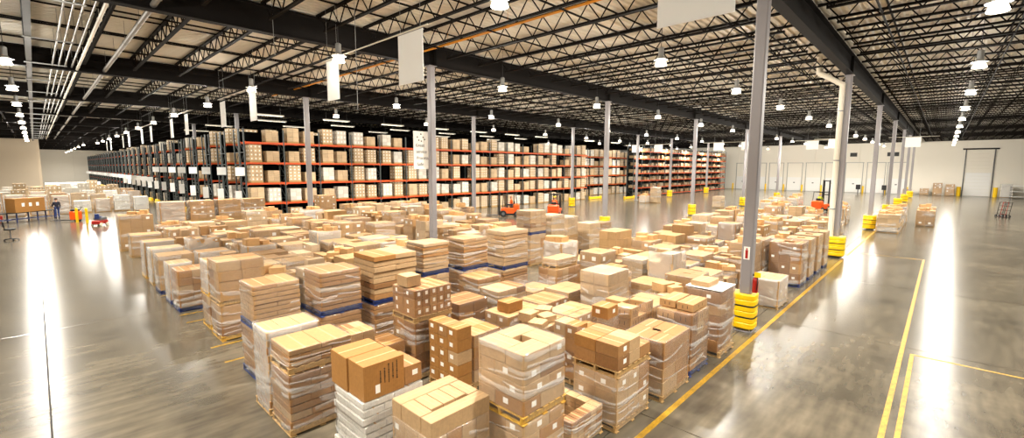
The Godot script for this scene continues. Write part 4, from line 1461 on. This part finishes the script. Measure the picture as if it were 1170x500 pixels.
func along_v_pipe(called: String, label: String, category: String, u: float, y: float, v0: float, v1: float, r: float, m: Material, group := "") -> Node3D:
	var t := thing(called, label, category, P(u, 0, 0), 0.0, group)
	var b := MB.new()
	b.tube(P(0, v0, y), P(0, v1, y), r, 10)
	obj("run", b.done(m), t)
	var c := MB.new()
	var v := v0 + 2.0
	while v < v1:
		c.tube(P(0, v, y), P(0, v + 0.12, y), r + 0.012, 10)
		c.tube(P(0, v + 0.06, y + r), P(0, v + 0.06, 10.34), 0.008, 4)
		v += 3.5
	obj("coupling", c.done(m), t)
	return t


func build_hanging() -> void:
	hanging_banner(7.8, 3.25, 8.5, true, 1.3, 1.45, "largest looking blank white banner, cut by the top edge", "large blank banners over the aisle")
	hanging_banner(7.75, 11.45, 8.45, true, 1.25, 1.42, "blank white banner left of the text sign column, right of its pair", "large blank banners over the aisle")
	hanging_banner(7.75, 16.4, 8.45, true, 0.95, 1.42, "blank white banner left of the text sign column, left of its pair", "large blank banners over the aisle")
	var k := 0
	for v in [25.2, 30.4, 39.5, 44.6, 53.8, 58.9, 68.0, 73.1, 86.0, 91.0]:
		k += 1
		hanging_banner(7.75, v, 8.3, true, 1.0, 1.42, "blank white banner in the line toward the far left, %s one" % nth(k), "large blank banners over the aisle")
	for q in [[10.6, 17.2], [24.5, 31.2], [38.8, 45.4], [53.0, 59.6], [67.2, 73.8]]:
		var b := MB.new()
		b.tube(P(7.75, q[0], 8.5), P(7.75, q[1], 8.5), 0.022, 8)
		meta(obj("banner_rail", b.done(M.pipe_white), null), "thin white rail carrying a pair of banners, %s from the camera" % nth([10.6, 24.5, 38.8, 53.0, 67.2].find(q[0]) + 1), "rail", "rails that carry the banners")
	k = 0
	for q in [[61.0, 33.1], [61.0, 29.6], [61.5, 21.6], [61.5, 18.2], [64.0, 11.7], [62.0, 9.2], [63.5, 2.7]]:
		k += 1
		hanging_banner(q[0], q[1], 7.9, true, 1.25, 1.0, "small blank white dock sign on wires, %s from the left" % nth(k), "small hanging dock signs")
		var b := MB.new()
		b.tube(P(q[0], q[1] - 2.0, 7.95), P(q[0], q[1] + 2.0, 7.95), 0.025, 6)
		meta(obj("sign_rail", b.done(M.pipe_white), null), "thin rail over the small dock sign, %s from the left" % nth(k), "rail", "rails over the dock signs")
	k = 0
	for u in [1.0, 1.22, 1.44, 1.68]:
		k += 1
		along_v_pipe("conduit", "thin galvanised conduit in the bundle of four at upper left, %s from left" % nth(k), "conduit", u, 9.5, -20.0, 117.0, 0.035, M.galvanised, "bundle of four conduits")
	along_v_pipe("roof_pipe", "long white sprinkler pipe along the upper left ceiling", "pipe", 1.86, 9.4, -20.0, 117.0, 0.055, M.pipe_white)
	along_v_pipe("roof_pipe", "thicker grey pipe right of the white one, upper left ceiling", "pipe", 2.9, 9.5, -20.0, 117.0, 0.085, M.pipe_grey)
	along_v_pipe("gas_pipe", "yellow ochre gas pipe running along the roof joists", "pipe", 12.4, 9.75, -18.0, 36.0, 0.045, M.gas_yellow)
	# lamp cable tray at far left
	var t := thing("cable_tray", "dark cable tray with green brackets along the left lamps", "cable tray", P(0.2, 0, 9.0))
	var b := MB.new()
	for s in [-1, 1]:
		b.box(P(s * 0.07, 48.0, 0.03), Vector3(0.02, 0.1, 136.0))
	b.box(P(0, 48.0, 0.0), Vector3(0.14, 0.015, 136.0))
	obj("tray", b.done(M.black), t)
	for i in 22:
		b = MB.new()
		b.box(P(0.5, -10.0 + i * 5.5, -0.02), Vector3(1.3, 0.04, 0.05))
		b.box(P(0.0, -10.0 + i * 5.5, 0.65), Vector3(0.03, 1.3, 0.03))
		obj("bracket", b.done(M.galvanised), t)
	for q in [[7.2, 13.6, 6.55, "with a hook, between the two nearest banners"], [6.0, 17.0, 8.6, "above the left lamps"]]:
		b = MB.new()
		b.tube(P(q[0], q[1], q[2]), P(q[0], q[1], 10.3), 0.008, 5)
		b.tube(P(q[0], q[1], q[2]), P(q[0] + 0.05, q[1] + 0.1, q[2] - 0.15), 0.014, 6)
		meta(obj("hanging_cable", b.done(M.galvanised), null), "thin hanging cable " + q[3], "cable")


# ---------------------------------------------------------------- machines and people
func wheel(parent: Node3D, at: Vector3, r: float, w: float) -> void:
	var b := MB.new()
	b.tube(Vector3(0, 0, -w / 2), Vector3(0, 0, w / 2), r, 18)
	obj("wheel", b.done(M.dark_rubber), parent, at)
	b = MB.new()
	b.tube(Vector3(0, 0, -w / 2 - 0.01), Vector3(0, 0, w / 2 + 0.01), r * 0.5, 12)
	obj("hub", b.done(M.grey_plastic), parent, at)


func forklift(at: Vector3, turn: float, label: String, mast_h: float) -> Node3D:
	var t := thing("forklift", label, "forklift", at, turn, "orange forklifts")
	var b := MB.new()
	b.cbox(Vector3(-0.15, 0.55, 0), Vector3(1.7, 0.55, 1.05), 0.06)
	b.cbox(Vector3(-0.75, 0.85, 0), Vector3(0.55, 0.7, 1.05), 0.1)
	obj("chassis", b.done(M.orange_paint), t)
	b = MB.new()
	b.cbox(Vector3(-0.15, 0.24, 0), Vector3(1.75, 0.2, 1.0), 0.03)
	obj("skirt", b.done(M.black), t)
	b = MB.new()
	for x in [-0.85, 0.55]:
		for z in [-0.46, 0.46]:
			b.tube(Vector3(x, 0.8, z), Vector3(x * 0.85, 2.1, z * 0.92), 0.03, 8)
	for i in 6:
		b.box(Vector3(-0.72 + i * 0.24, 2.12, 0), Vector3(0.04, 0.04, 0.9))
	for z in [-0.43, 0.43]:
		b.box(Vector3(-0.12, 2.12, z), Vector3(1.3, 0.05, 0.05))
	obj("overhead_guard", b.done(M.black), t)
	b = MB.new()
	b.cbox(Vector3(-0.35, 0.92, 0), Vector3(0.45, 0.14, 0.5), 0.04)
	b.cbox(Vector3(-0.58, 1.2, 0), Vector3(0.12, 0.5, 0.48), 0.04)
	obj("seat", b.done(M.black), t)
	b = MB.new()
	b.tube(Vector3(0.45, 0.8, 0), Vector3(0.25, 1.15, 0), 0.025, 8)
	b.lathe([Vector2(0.13, 0.0), Vector2(0.17, 0.015), Vector2(0.13, 0.03)], 14, Color.WHITE, Vector3(0.24, 1.15, 0))
	obj("steering_wheel", b.done(M.black), t)
	b = MB.new()
	for z in [-0.32, 0.32]:
		b.box(Vector3(0.85, mast_h / 2 + 0.1, z), Vector3(0.12, mast_h, 0.08))
		b.box(Vector3(0.92, mast_h / 2 + 0.1, z * 0.75), Vector3(0.08, mast_h * 0.95, 0.06))
	for y in [0.4, mast_h * 0.55, mast_h]:
		b.box(Vector3(0.85, y, 0), Vector3(0.08, 0.1, 0.66))
	obj("mast", b.done(M.black), t)
	for z in [-0.25, 0.25]:
		b = MB.new()
		b.box(Vector3(1.0, 0.45, z), Vector3(0.05, 0.7, 0.1))
		b.box(Vector3(1.52, 0.12, z), Vector3(1.05, 0.04, 0.1))
		obj("fork", b.done(M.grey_plastic), t)
	for z in [-0.5, 0.5]:
		wheel(t, Vector3(0.5, 0.3, z), 0.3, 0.2)
		wheel(t, Vector3(-0.75, 0.26, z), 0.26, 0.18)
	return t


func smin(a: float, b: float, k: float) -> float:
	var h := maxf(k - absf(a - b), 0.0) / k
	return minf(a, b) - h * h * k * 0.25


func cone_dist(p: Vector3, a: Vector3, b: Vector3, ra: float, rb: float) -> float:
	var ab := b - a
	var l := ab.length_squared()
	var h := clampf((p - a).dot(ab) / l, 0.0, 1.0) if l > 1e-9 else 0.0
	return p.distance_to(a + ab * h) - lerpf(ra, rb, h)


# surface nets over tapered capsules [a, b, radius a, radius b, colour]
func nets(bones: Array, cell: float, k: float, mb: MB, xf := Transform3D.IDENTITY) -> void:
	var lo := Vector3.ONE * 1e6
	var hi := -lo
	for b in bones:
		for e in [[b[0], b[2]], [b[1], b[3]]]:
			lo = lo.min(e[0] - Vector3.ONE * (e[1] + cell * 2))
			hi = hi.max(e[0] + Vector3.ONE * (e[1] + cell * 2))
	var n := Vector3i(((hi - lo) / cell).ceil()) + Vector3i.ONE
	var f := PackedFloat32Array()
	f.resize(n.x * n.y * n.z)
	f.fill(1.0)
	var reach := k + cell * 2.0
	for b in bones:
		var r: float = maxf(b[2], b[3]) + reach
		var mn: Vector3 = b[0].min(b[1]) - Vector3.ONE * r
		var mx: Vector3 = b[0].max(b[1]) + Vector3.ONE * r
		var i0 := Vector3i(((mn - lo) / cell).floor()).clamp(Vector3i.ZERO, n - Vector3i.ONE)
		var i1 := Vector3i(((mx - lo) / cell).ceil()).clamp(Vector3i.ZERO, n - Vector3i.ONE)
		for z in range(i0.z, i1.z + 1):
			for y in range(i0.y, i1.y + 1):
				for x in range(i0.x, i1.x + 1):
					var id := (z * n.y + y) * n.x + x
					f[id] = smin(f[id], cone_dist(lo + Vector3(x, y, z) * cell, b[0], b[1], b[2], b[3]), k)
	var vid := {}
	var pos := PackedVector3Array()
	var cols := PackedColorArray()
	var off := [0, 1, n.x, n.x + 1, n.x * n.y, n.x * n.y + 1, n.x * n.y + n.x, n.x * n.y + n.x + 1]
	for z in n.z - 1:
		for y in n.y - 1:
			for x in n.x - 1:
				var id := (z * n.y + y) * n.x + x
				var mask := 0
				for c in 8:
					if f[id + off[c]] < 0.0: mask |= 1 << c
				if mask == 0 or mask == 255: continue
				var sum := Vector3.ZERO
				var cnt := 0
				for e in [[0, 1], [2, 3], [4, 5], [6, 7], [0, 2], [1, 3], [4, 6], [5, 7], [0, 4], [1, 5], [2, 6], [3, 7]]:
					var fa := f[id + off[e[0]]]
					var fb := f[id + off[e[1]]]
					if (fa < 0.0) != (fb < 0.0):
						var ca := Vector3(e[0] & 1, (e[0] >> 1) & 1, e[0] >> 2)
						var cb := Vector3(e[1] & 1, (e[1] >> 1) & 1, e[1] >> 2)
						sum += ca.lerp(cb, fa / (fa - fb))
						cnt += 1
				var p := lo + (Vector3(x, y, z) + sum / cnt) * cell
				vid[id] = pos.size()
				pos.append(p)
				var best := 1e9
				var col := Color.WHITE
				for b in bones:
					var dd := cone_dist(p, b[0], b[1], b[2], b[3])
					if dd < best:
						best = dd
						col = b[4]
				cols.append(col)
	var st: Array = [1, n.x, n.x * n.y]
	for id in vid:
		for a in 3:
			var b: int = st[(a + 1) % 3]
			var c: int = st[(a + 2) % 3]
			var g := f[id]
			var g2 := f[id + st[a]]
			if (g < 0.0) == (g2 < 0.0): continue
			if not (vid.has(id - b) and vid.has(id - c) and vid.has(id - b - c)): continue
			var q := [vid[id], vid[id - b], vid[id - b - c], vid[id - c]]
			if g >= 0.0: q.reverse()
			var nn: Vector3 = (pos[q[1]] - pos[q[0]]).cross(pos[q[2]] - pos[q[0]])
			for i in [0, 2, 1, 0, 3, 2]:
				mb.pt(xf * pos[q[i]], Vector3.ZERO, cols[q[i]])
			var base := mb.v.size() - 6
			for i in 6:
				mb.n[base + i] = (xf.basis * nn).normalized()


func smooth_normals(mb: MB) -> void:
	var acc := {}
	for i in mb.v.size():
		var k := mb.v[i].snapped(Vector3.ONE * 0.0005)
		acc[k] = acc.get(k, Vector3.ZERO) + mb.n[i]
	for i in mb.v.size():
		var nn: Vector3 = acc[mb.v[i].snapped(Vector3.ONE * 0.0005)]
		mb.n[i] = nn.normalized() if nn.length() > 1e-6 else mb.n[i]


func hand_bones(skin: Color) -> Array:  # wrist at the origin, fingers towards -y, palm facing +x, thumb to +z
	var r := [[Vector3(0, 0.01, 0), Vector3(0, -0.05, 0.0), 0.022, 0.026, skin], [Vector3(0, -0.03, -0.022), Vector3(0.004, -0.088, -0.026), 0.015, 0.012, skin], [Vector3(0, -0.03, 0.022), Vector3(0.004, -0.092, 0.028), 0.016, 0.012, skin]]
	var len := [0.066, 0.078, 0.072, 0.056]
	for i in 4:
		var z := 0.030 - i * 0.0195
		var l: float = len[i]
		var a := Vector3(0.003, -0.088 + absf(i - 1.3) * 0.004, z)
		var b := a + Vector3(0.012, -l * 0.48, (1.5 - i) * 0.003)
		var c := b + Vector3(0.022, -l * 0.28, 0)
		var d := c + Vector3(0.024, -l * 0.14, 0)
		r.append([a, b, 0.0092, 0.0086, skin])
		r.append([b, c, 0.0086, 0.008, skin])
		r.append([c, d, 0.008, 0.007, skin])
	r.append([Vector3(0.004, -0.025, 0.024), Vector3(0.018, -0.058, 0.046), 0.014, 0.0105, skin])
	r.append([Vector3(0.018, -0.058, 0.046), Vector3(0.032, -0.088, 0.044), 0.0105, 0.0085, skin])
	return r


func person(at: Vector3, turn: float, pose: String, top: Color, legs: Color, head_cover: String, label: String) -> Node3D:
	# faces +x, left is -z
	var t := thing("person", label, "person", at, turn)
	var skin := Color(0.55, 0.30, 0.20)
	var shoe := Color(0.02, 0.02, 0.02)
	var hip := 0.93 if pose == "stand" else 0.0
	var lean := 0.0 if pose == "stand" else 0.05
	var b := []
	var pel := Vector3(0, hip, 0)
	b.append([pel + Vector3(0, 0.02, -0.08), pel + Vector3(0, 0.02, 0.08), 0.105, 0.105, legs])
	b.append([pel + Vector3(0, 0.06, 0), pel + Vector3(lean * 0.5, 0.28, 0), 0.125, 0.125, top])
	b.append([pel + Vector3(lean, 0.34, -0.06), pel + Vector3(lean, 0.34, 0.06), 0.125, 0.125, top])
	b.append([pel + Vector3(lean, 0.47, -0.13), pel + Vector3(lean, 0.47, 0.13), 0.075, 0.075, top])
	b.append([pel + Vector3(lean, 0.50, 0), pel + Vector3(lean + 0.02, 0.62, 0), 0.055, 0.05, skin])
	var wrists := []
	for s in [-1.0, 1.0]:
		var sh := pel + Vector3(lean, 0.46, s * 0.19)
		var el: Vector3
		var wr: Vector3
		if pose == "stand":
			el = sh + Vector3(0.03 if s > 0 else 0.12, -0.28, s * 0.05)
			wr = el + (Vector3(0.10, -0.23, 0.0) if s > 0 else Vector3(0.23, -0.06, 0.05))
		else:
			el = sh + Vector3(0.12, -0.24, s * 0.04)
			wr = el + Vector3(0.24, 0.02, -s * 0.10)
		b.append([sh, el, 0.056, 0.045, top])
		b.append([el, wr, 0.043, 0.030, top if pose == "stand" else skin])
		wrists.append([el, wr, s])
		var hp := pel + Vector3(0, 0.0, s * 0.095)
		var kn: Vector3
		var an: Vector3
		if pose == "stand":
			kn = hp + Vector3(0.05 if s > 0 else -0.03, -0.42, s * 0.01)
			an = kn + Vector3(-0.05 if s > 0 else -0.07, -0.42, 0)
		else:
			kn = hp + Vector3(0.42, 0.02, s * 0.04)
			an = kn + Vector3(0.06, -0.40, 0)
		b.append([hp, kn, 0.085, 0.06, legs])
		b.append([kn, an, 0.058, 0.04, legs])
		b.append([an + Vector3(-0.03, -0.045, 0), an + Vector3(0.15, -0.055, s * 0.02), 0.042, 0.035, shoe])
	var mb := MB.new()
	nets(b, 0.016, 0.05, mb)
	# head
	var hc := pel + Vector3(lean + 0.03, 0.72, 0)
	var hb := [[hc + Vector3(-0.01, 0.035, 0), hc + Vector3(0.005, 0.03, 0), 0.092, 0.088, skin], [hc + Vector3(0.02, -0.03, 0), hc + Vector3(0.035, -0.075, 0), 0.066, 0.045, skin], [hc + Vector3(-0.02, -0.06, 0), hc + Vector3(-0.02, -0.14, 0), 0.05, 0.05, skin],
		[hc + Vector3(0.092, 0.01, 0), hc + Vector3(0.108, -0.022, 0), 0.008, 0.014, skin], [hc + Vector3(0.082, -0.062, -0.018), hc + Vector3(0.082, -0.062, 0.018), 0.009, 0.009, Color(0.5, 0.2, 0.16)], [hc + Vector3(0.07, -0.055, 0), hc + Vector3(0.06, -0.1, 0), 0.02, 0.018, skin]]
	for s in [-1.0, 1.0]:
		hb.append([hc + Vector3(-0.005, 0.02, s * 0.088), hc + Vector3(-0.012, -0.03, s * 0.086), 0.014, 0.01, skin])
		hb.append([hc + Vector3(0.080, 0.012, s * 0.032), hc + Vector3(0.080, 0.012, s * 0.034), 0.011, 0.011, Color(0.05, 0.04, 0.04)])
		hb.append([hc + Vector3(0.088, 0.032, s * 0.02), hc + Vector3(0.080, 0.034, s * 0.048), 0.007, 0.006, Color(0.08, 0.05, 0.04)])
	nets(hb, 0.0065, 0.018, mb)
	for w in wrists:
		var d: Vector3 = (w[1] - w[0]).normalized()
		var y := -d
		var z: Vector3 = Vector3(1, 0, 0) if absf(d.x) < 0.6 else Vector3(0, 1, 0)
		z = (z - y * z.dot(y)).normalized()
		var x := y.cross(z)
		if x.z * w[2] > 0.0:
			x = -x
		nets(hand_bones(skin), 0.005, 0.008, mb, Transform3D(Basis(x, y, z), w[1]))
	smooth_normals(mb)
	obj("body", mb.done(M.body), t)
	if head_cover:
		var h := MB.new()
		if head_cover == "hair":
			h.lathe([Vector2(0.098, 0.02), Vector2(0.106, 0.06), Vector2(0.09, 0.11), Vector2(0.05, 0.138), Vector2(0.0, 0.145)], 16, Color.WHITE, hc + Vector3(-0.016, 0.0, 0))
			obj("hair", h.done(M.hair), t)
		else:
			h.lathe([Vector2(0.145, 0.055), Vector2(0.115, 0.065), Vector2(0.112, 0.10), Vector2(0.085, 0.15), Vector2(0.04, 0.175), Vector2(0.0, 0.178)], 18, Color.WHITE, hc + Vector3(-0.005, 0.0, 0))
			obj("helmet", h.done(M.guard_yellow if head_cover == "yellow" else M.paper), t)
	return t


func build_machines() -> void:
	var orange := Color(0.75, 0.12, 0.01)
	var dark := Color(0.012, 0.014, 0.03)
	var f := forklift(P(30.9, 29.9), PI * 0.75, "orange forklift before the orange rack, left of two, driver in orange", 2.2)
	person(f.transform * Vector3(-0.33, 1.1, 0), PI * 0.75, "sit", orange, dark, "", "person in an orange top driving the left forklift by the rack")
	f = forklift(P(33.6, 26.4), PI * 0.15, "orange forklift before the orange rack, right of two", 2.1)
	person(f.transform * Vector3(-0.33, 1.1, 0), PI * 0.15, "sit", orange, dark, "yellow", "person in orange top and yellow helmet driving the right forklift")
	f = forklift(P(58.6, 9.5), -PI * 0.1, "orange forklift with raised black mast near the dock doors", 3.3)
	person(f.transform * Vector3(-0.33, 1.1, 0), -PI * 0.1, "sit", Color(0.55, 0.60, 0.03), dark, "yellow", "person in a yellow vest driving the forklift near the docks")
	person(P(1.1, 57.0), PI * 0.6, "stand", dark, Color(0.03, 0.05, 0.16), "hair", "person in dark top and blue trousers standing by the large brown box")
	# tow tractor and pallet truck on the left
	var t := thing("tow_tractor", "small red and grey tow tractor with pale wheels, left aisle", "tow tractor", P(3.2, 47.5), 0.9)
	t.scale = Vector3.ONE * 0.68
	var b := MB.new()
	b.cbox(Vector3(0, 0.42, 0), Vector3(1.3, 0.42, 0.95), 0.06)
	obj("chassis", b.done(M.red_paint), t)
	b = MB.new()
	b.cbox(Vector3(0.1, 0.82, 0), Vector3(0.9, 0.38, 0.85), 0.06)
	obj("hood", b.done(M.grey_plastic), t)
	b = MB.new()
	b.cbox(Vector3(-0.35, 1.1, 0), Vector3(0.12, 0.6, 0.5), 0.04)
	b.cbox(Vector3(-0.15, 1.05, 0), Vector3(0.4, 0.1, 0.5), 0.03)
	obj("seat", b.done(M.blue_paint), t)
	for z in [-0.45, 0.45]:
		for x in [-0.45, 0.45]:
			b = MB.new()
			b.tube(Vector3(0, 0, -0.08), Vector3(0, 0, 0.08), 0.2, 16)
			obj("wheel", b.done(M.pipe_white), t, Vector3(x, 0.2, z))
	t = thing("pallet_truck", "orange ride on pallet truck behind two yellow posts, left aisle", "pallet truck", P(2.1, 52.8), 2.6)
	t.scale = Vector3.ONE * 0.75
	b = MB.new()
	b.cbox(Vector3(0, 0.65, 0), Vector3(0.8, 1.0, 0.85), 0.08)
	obj("chassis", b.done(M.orange_paint), t)
	b = MB.new()
	b.cbox(Vector3(0.05, 1.25, 0), Vector3(0.5, 0.2, 0.75), 0.05)
	b.tube(Vector3(-0.3, 1.1, 0), Vector3(-0.6, 1.55, 0), 0.03, 8)
	b.tube(Vector3(-0.6, 1.55, -0.22), Vector3(-0.6, 1.55, 0.22), 0.025, 8)
	obj("tiller", b.done(M.black), t)
	for z in [-0.25, 0.25]:
		b = MB.new()
		b.box(Vector3(1.3, 0.14, z), Vector3(1.9, 0.06, 0.18))
		obj("fork", b.done(M.black), t)
	for z in [-0.32, 0.32]:
		wheel(t, Vector3(-0.15, 0.16, z), 0.16, 0.12)
	for q in [[2.1, 51.4, "left"], [2.65, 50.6, "right"]]:
		b = MB.new()
		b.tube(Vector3(0, 0, 0), Vector3(0, 1.15, 0), 0.09, 14)
		b.lathe([Vector2(0.09, 1.15), Vector2(0.06, 1.2), Vector2(0.0, 1.22)], 14)
		meta(obj("bollard", b.done(M.guard_yellow), null, P(q[0], q[1])), "yellow steel post before the orange pallet truck, %s one" % q[2], "bollard", "yellow posts by the pallet truck")
	for q in [[5.6, 68.5, "nearer"], [6.6, 70.0, "farther"]]:
		b = MB.new()
		b.tube(Vector3(0, 0, 0), Vector3(0, 1.2, 0), 0.16, 14)
		b.box(Vector3(0, 0.6, -0.3), Vector3(0.12, 0.9, 0.12))
		meta(obj("bollard", b.done(M.guard_yellow), null, P(q[0], q[1])), "yellow guard post at the far left aisle crossing, %s one" % q[2], "bollard", "yellow posts at the aisle crossing")
	# workbench with the large box
	t = thing("workbench", "low dark bench with blue frame under the large brown box", "bench", P(-1.0, 56.2), 0.72)
	b = MB.new()
	b.cbox(Vector3(0, 0.74, 0), Vector3(4.6, 0.06, 1.0), 0.01)
	obj("bench_top", b.done(M.black), t)
	for x in [-2.2, -0.8, 0.8, 2.2]:
		for z in [-0.42, 0.42]:
			b = MB.new()
			b.box(Vector3(0, 0.36, 0), Vector3(0.07, 0.72, 0.07))
			obj("leg", b.done(M.blue_paint), t, Vector3(x, 0, z))
	b = MB.new()
	b.box(Vector3(0, 0.2, 0), Vector3(4.4, 0.04, 0.9))
	obj("lower_shelf", b.done(M.blue_paint), t)
	t = thing("large_box", "large brown cardboard box on the workbench at far left", "box", P(-0.75, 56.05, 0.78), 0.72)
	obj("carton", carton_mesh(Vector3(2.3, 1.15, 0.85), 0, M.card_3), t, Vector3(0, 0.575, 0))
	b = MB.new()
	for x in [-0.5, 0.0, 0.5]:
		b.lathe([Vector2(0.10, 0.0), Vector2(0.13, 0.004), Vector2(0.10, 0.008)], 16, Color.WHITE, Vector3.ZERO)
	b = MB.new()
	for x in [-0.55, 0.0, 0.55]:
		b.box(Vector3(x, 0.62, 0.43), Vector3(0.22, 0.3, 0.004))
	obj("print", b.done(M.paper), t)
	for q in [[-3.1, 57.8, "blue_paint", "blue tote", "blue tote on the far left bench end"], [-2.5, 58.0, "red_paint", "red tote", "red tote on the far left bench end"]]:
		b = MB.new()
		b.cbox(Vector3(0, 0.17, 0), Vector3(0.6, 0.34, 0.4), 0.03)
		b.box(Vector3(0, 0.34, 0), Vector3(0.66, 0.03, 0.46))
		meta(obj("tote", b.done(M[q[2]]), null, P(q[0], q[1], 0.0)), q[4] + ", on the floor", "tote")
	# chair at the left edge
	t = thing("swivel_stool", "black swivel chair on castors at the left edge of the photograph", "chair", P(-1.35, 41.7))
	b = MB.new()
	b.lathe([Vector2(0.0, 0.66), Vector2(0.24, 0.66), Vector2(0.27, 0.70), Vector2(0.25, 0.75), Vector2(0.0, 0.76)], 18)
	obj("seat", b.done(M.black), t)
	b = MB.new()
	b.cbox(Vector3(-0.25, 1.05, 0.1), Vector3(0.08, 0.36, 0.42), 0.03)
	b.box(Vector3(-0.22, 0.8, 0.1), Vector3(0.04, 0.3, 0.06))
	obj("backrest", b.done(M.black), t)
	b = MB.new()
	b.tube(Vector3(0, 0.1, 0), Vector3(0, 0.66, 0), 0.03, 10)
	obj("stem", b.done(M.grey_plastic), t)
	for i in 5:
		b = MB.new()
		var a := TAU * i / 5.0
		b.tube(Vector3(0, 0.12, 0), Vector3(cos(a) * 0.34, 0.08, sin(a) * 0.34), 0.025, 6)
		obj("leg", b.done(M.black), t)
		b = MB.new()
		b.tube(Vector3(cos(a) * 0.34, 0.035, sin(a) * 0.34 - 0.02), Vector3(cos(a) * 0.34, 0.035, sin(a) * 0.34 + 0.02), 0.035, 10)
		obj("caster", b.done(M.dark_rubber), t)
	# packing line far down the left
	t = thing("packing_line", "long white and blue packing line before the far end wall", "conveyor", P(4.5, 110.0))
	b = MB.new()
	b.box(Vector3(0, 1.6, 0), Vector3(7.0, 0.5, 1.2))
	obj("cover", b.done(M.door_white), t)
	b = MB.new()
	b.box(Vector3(0, 0.8, 0), Vector3(7.0, 0.12, 1.0))
	obj("belt", b.done(M.blue_paint), t)
	for i in 8:
		b = MB.new()
		b.box(Vector3(-3.4 + i * 0.97, 0.68, 0), Vector3(0.1, 1.36, 0.9))
		obj("leg", b.done(M.grey_plastic), t)
	# bollards by the dock doors, bumper posts, cart and rack at right
	var k := 0
	for v in [35.3, 31.9, 28.5, 25.0, 21.6, 18.2, 14.8, 11.4, 8.1, 4.9, -1.9, -6.3]:
		k += 1
		b = MB.new()
		b.tube(Vector3(0, 0, 0), Vector3(0, 1.25 if v > 0 else 1.6, 0), 0.16 if v > 0 else 0.28, 12)
		b.lathe([Vector2(0.16, 1.25), Vector2(0.1, 1.32), Vector2(0.0, 1.34)], 12)
		meta(obj("bollard", b.done(M.guard_yellow), null, P(110.9, v)), "yellow bollard between dock doors, %s from the left" % nth(k), "bollard", "yellow bollards by the dock doors")
	for q in [[30.2, "left"], [12.0, "middle"], [8.1, "right"]]:
		t = thing("dock_control", "small black control stand between dock doors, %s one" % q[0 + 1], "control box", P(109.7, q[0]), 0.0, "control stands by the docks")
		b = MB.new()
		b.cbox(Vector3(0, 1.15, 0), Vector3(0.45, 0.9, 0.7), 0.04)
		obj("cabinet", b.done(M.black), t)
		b = MB.new()
		b.box(Vector3(0, 0.35, 0), Vector3(0.14, 0.7, 0.14))
		obj("stand", b.done(M.grey_plastic), t)
	t = thing("wire_cart", "pale two shelf cart with dark objects at the right edge wall", "cart", P(108.0, -8.9))
	for y in [0.25, 1.1, 2.0]:
		b = MB.new()
		b.box(Vector3(0, y, 0), Vector3(1.6, 0.05, 2.2))
		obj("shelf", b.done(M.door_white), t)
	for x in [-0.75, 0.75]:
		for z in [-1.05, 1.05]:
			b = MB.new()
			b.box(Vector3(x, 1.05, z), Vector3(0.06, 2.1, 0.06))
			obj("post", b.done(M.grey_plastic), t)
	t = thing("hand_truck_rack", "dark frame of parked hand trucks at the right edge", "hand truck", P(64.0, -4.55), 0.4)
	for i in 3:
		b = MB.new()
		for z in [-0.2, 0.2]:
			b.tube(Vector3(i * 0.5, 0.15, z), Vector3(i * 0.5 - 0.3, 1.5, z), 0.025, 8)
		for y in [0.3, 0.7, 1.1, 1.45]:
			b.tube(Vector3(i * 0.5 - y * 0.21 + 0.03, y, -0.2), Vector3(i * 0.5 - y * 0.21 + 0.03, y, 0.2), 0.018, 6)
		b.box(Vector3(i * 0.5 + 0.18, 0.03, 0), Vector3(0.3, 0.02, 0.44))
		obj("frame", b.done(M.red_paint if i == 1 else M.black), t)
		for z in [-0.26, 0.26]:
			wheel(t, Vector3(i * 0.5, 0.12, z), 0.12, 0.06)


const LAMP := 46.0
const LAMP_ROUND := 6.0

func _ready() -> void:
	# camera, sky, exposure
	var cam := Camera3D.new()
	cam.name = "camera"
	cam.fov = 51.62
	cam.near = 0.05
	cam.far = 500.0
	cam.position = Vector3(0, 4.6, 0)
	cam.rotation_degrees = Vector3(-6.45, -46.4, 0.2)
	add_child(cam)
	cam.current = true
	var env := Environment.new()
	env.background_mode = Environment.BG_COLOR
	env.background_color = Color(0.02, 0.02, 0.02)
	env.tonemap_mode = Environment.TONE_MAPPER_LINEAR
	env.tonemap_exposure = 2.75
	env.sdfgi_enabled = true
	env.ssao_enabled = true
	env.ssil_enabled = true
	var we := WorldEnvironment.new()
	we.name = "environment"
	we.environment = env
	add_child(we)
	rng.seed = 1
	make_materials()
	build_floor()
	build_walls()
	build_ceiling()
	build_columns()
	build_near_loads()
	build_block_loads()
	leave_out_hidden()
	build_racks()
	build_lamps()
	build_hanging()
	build_machines()
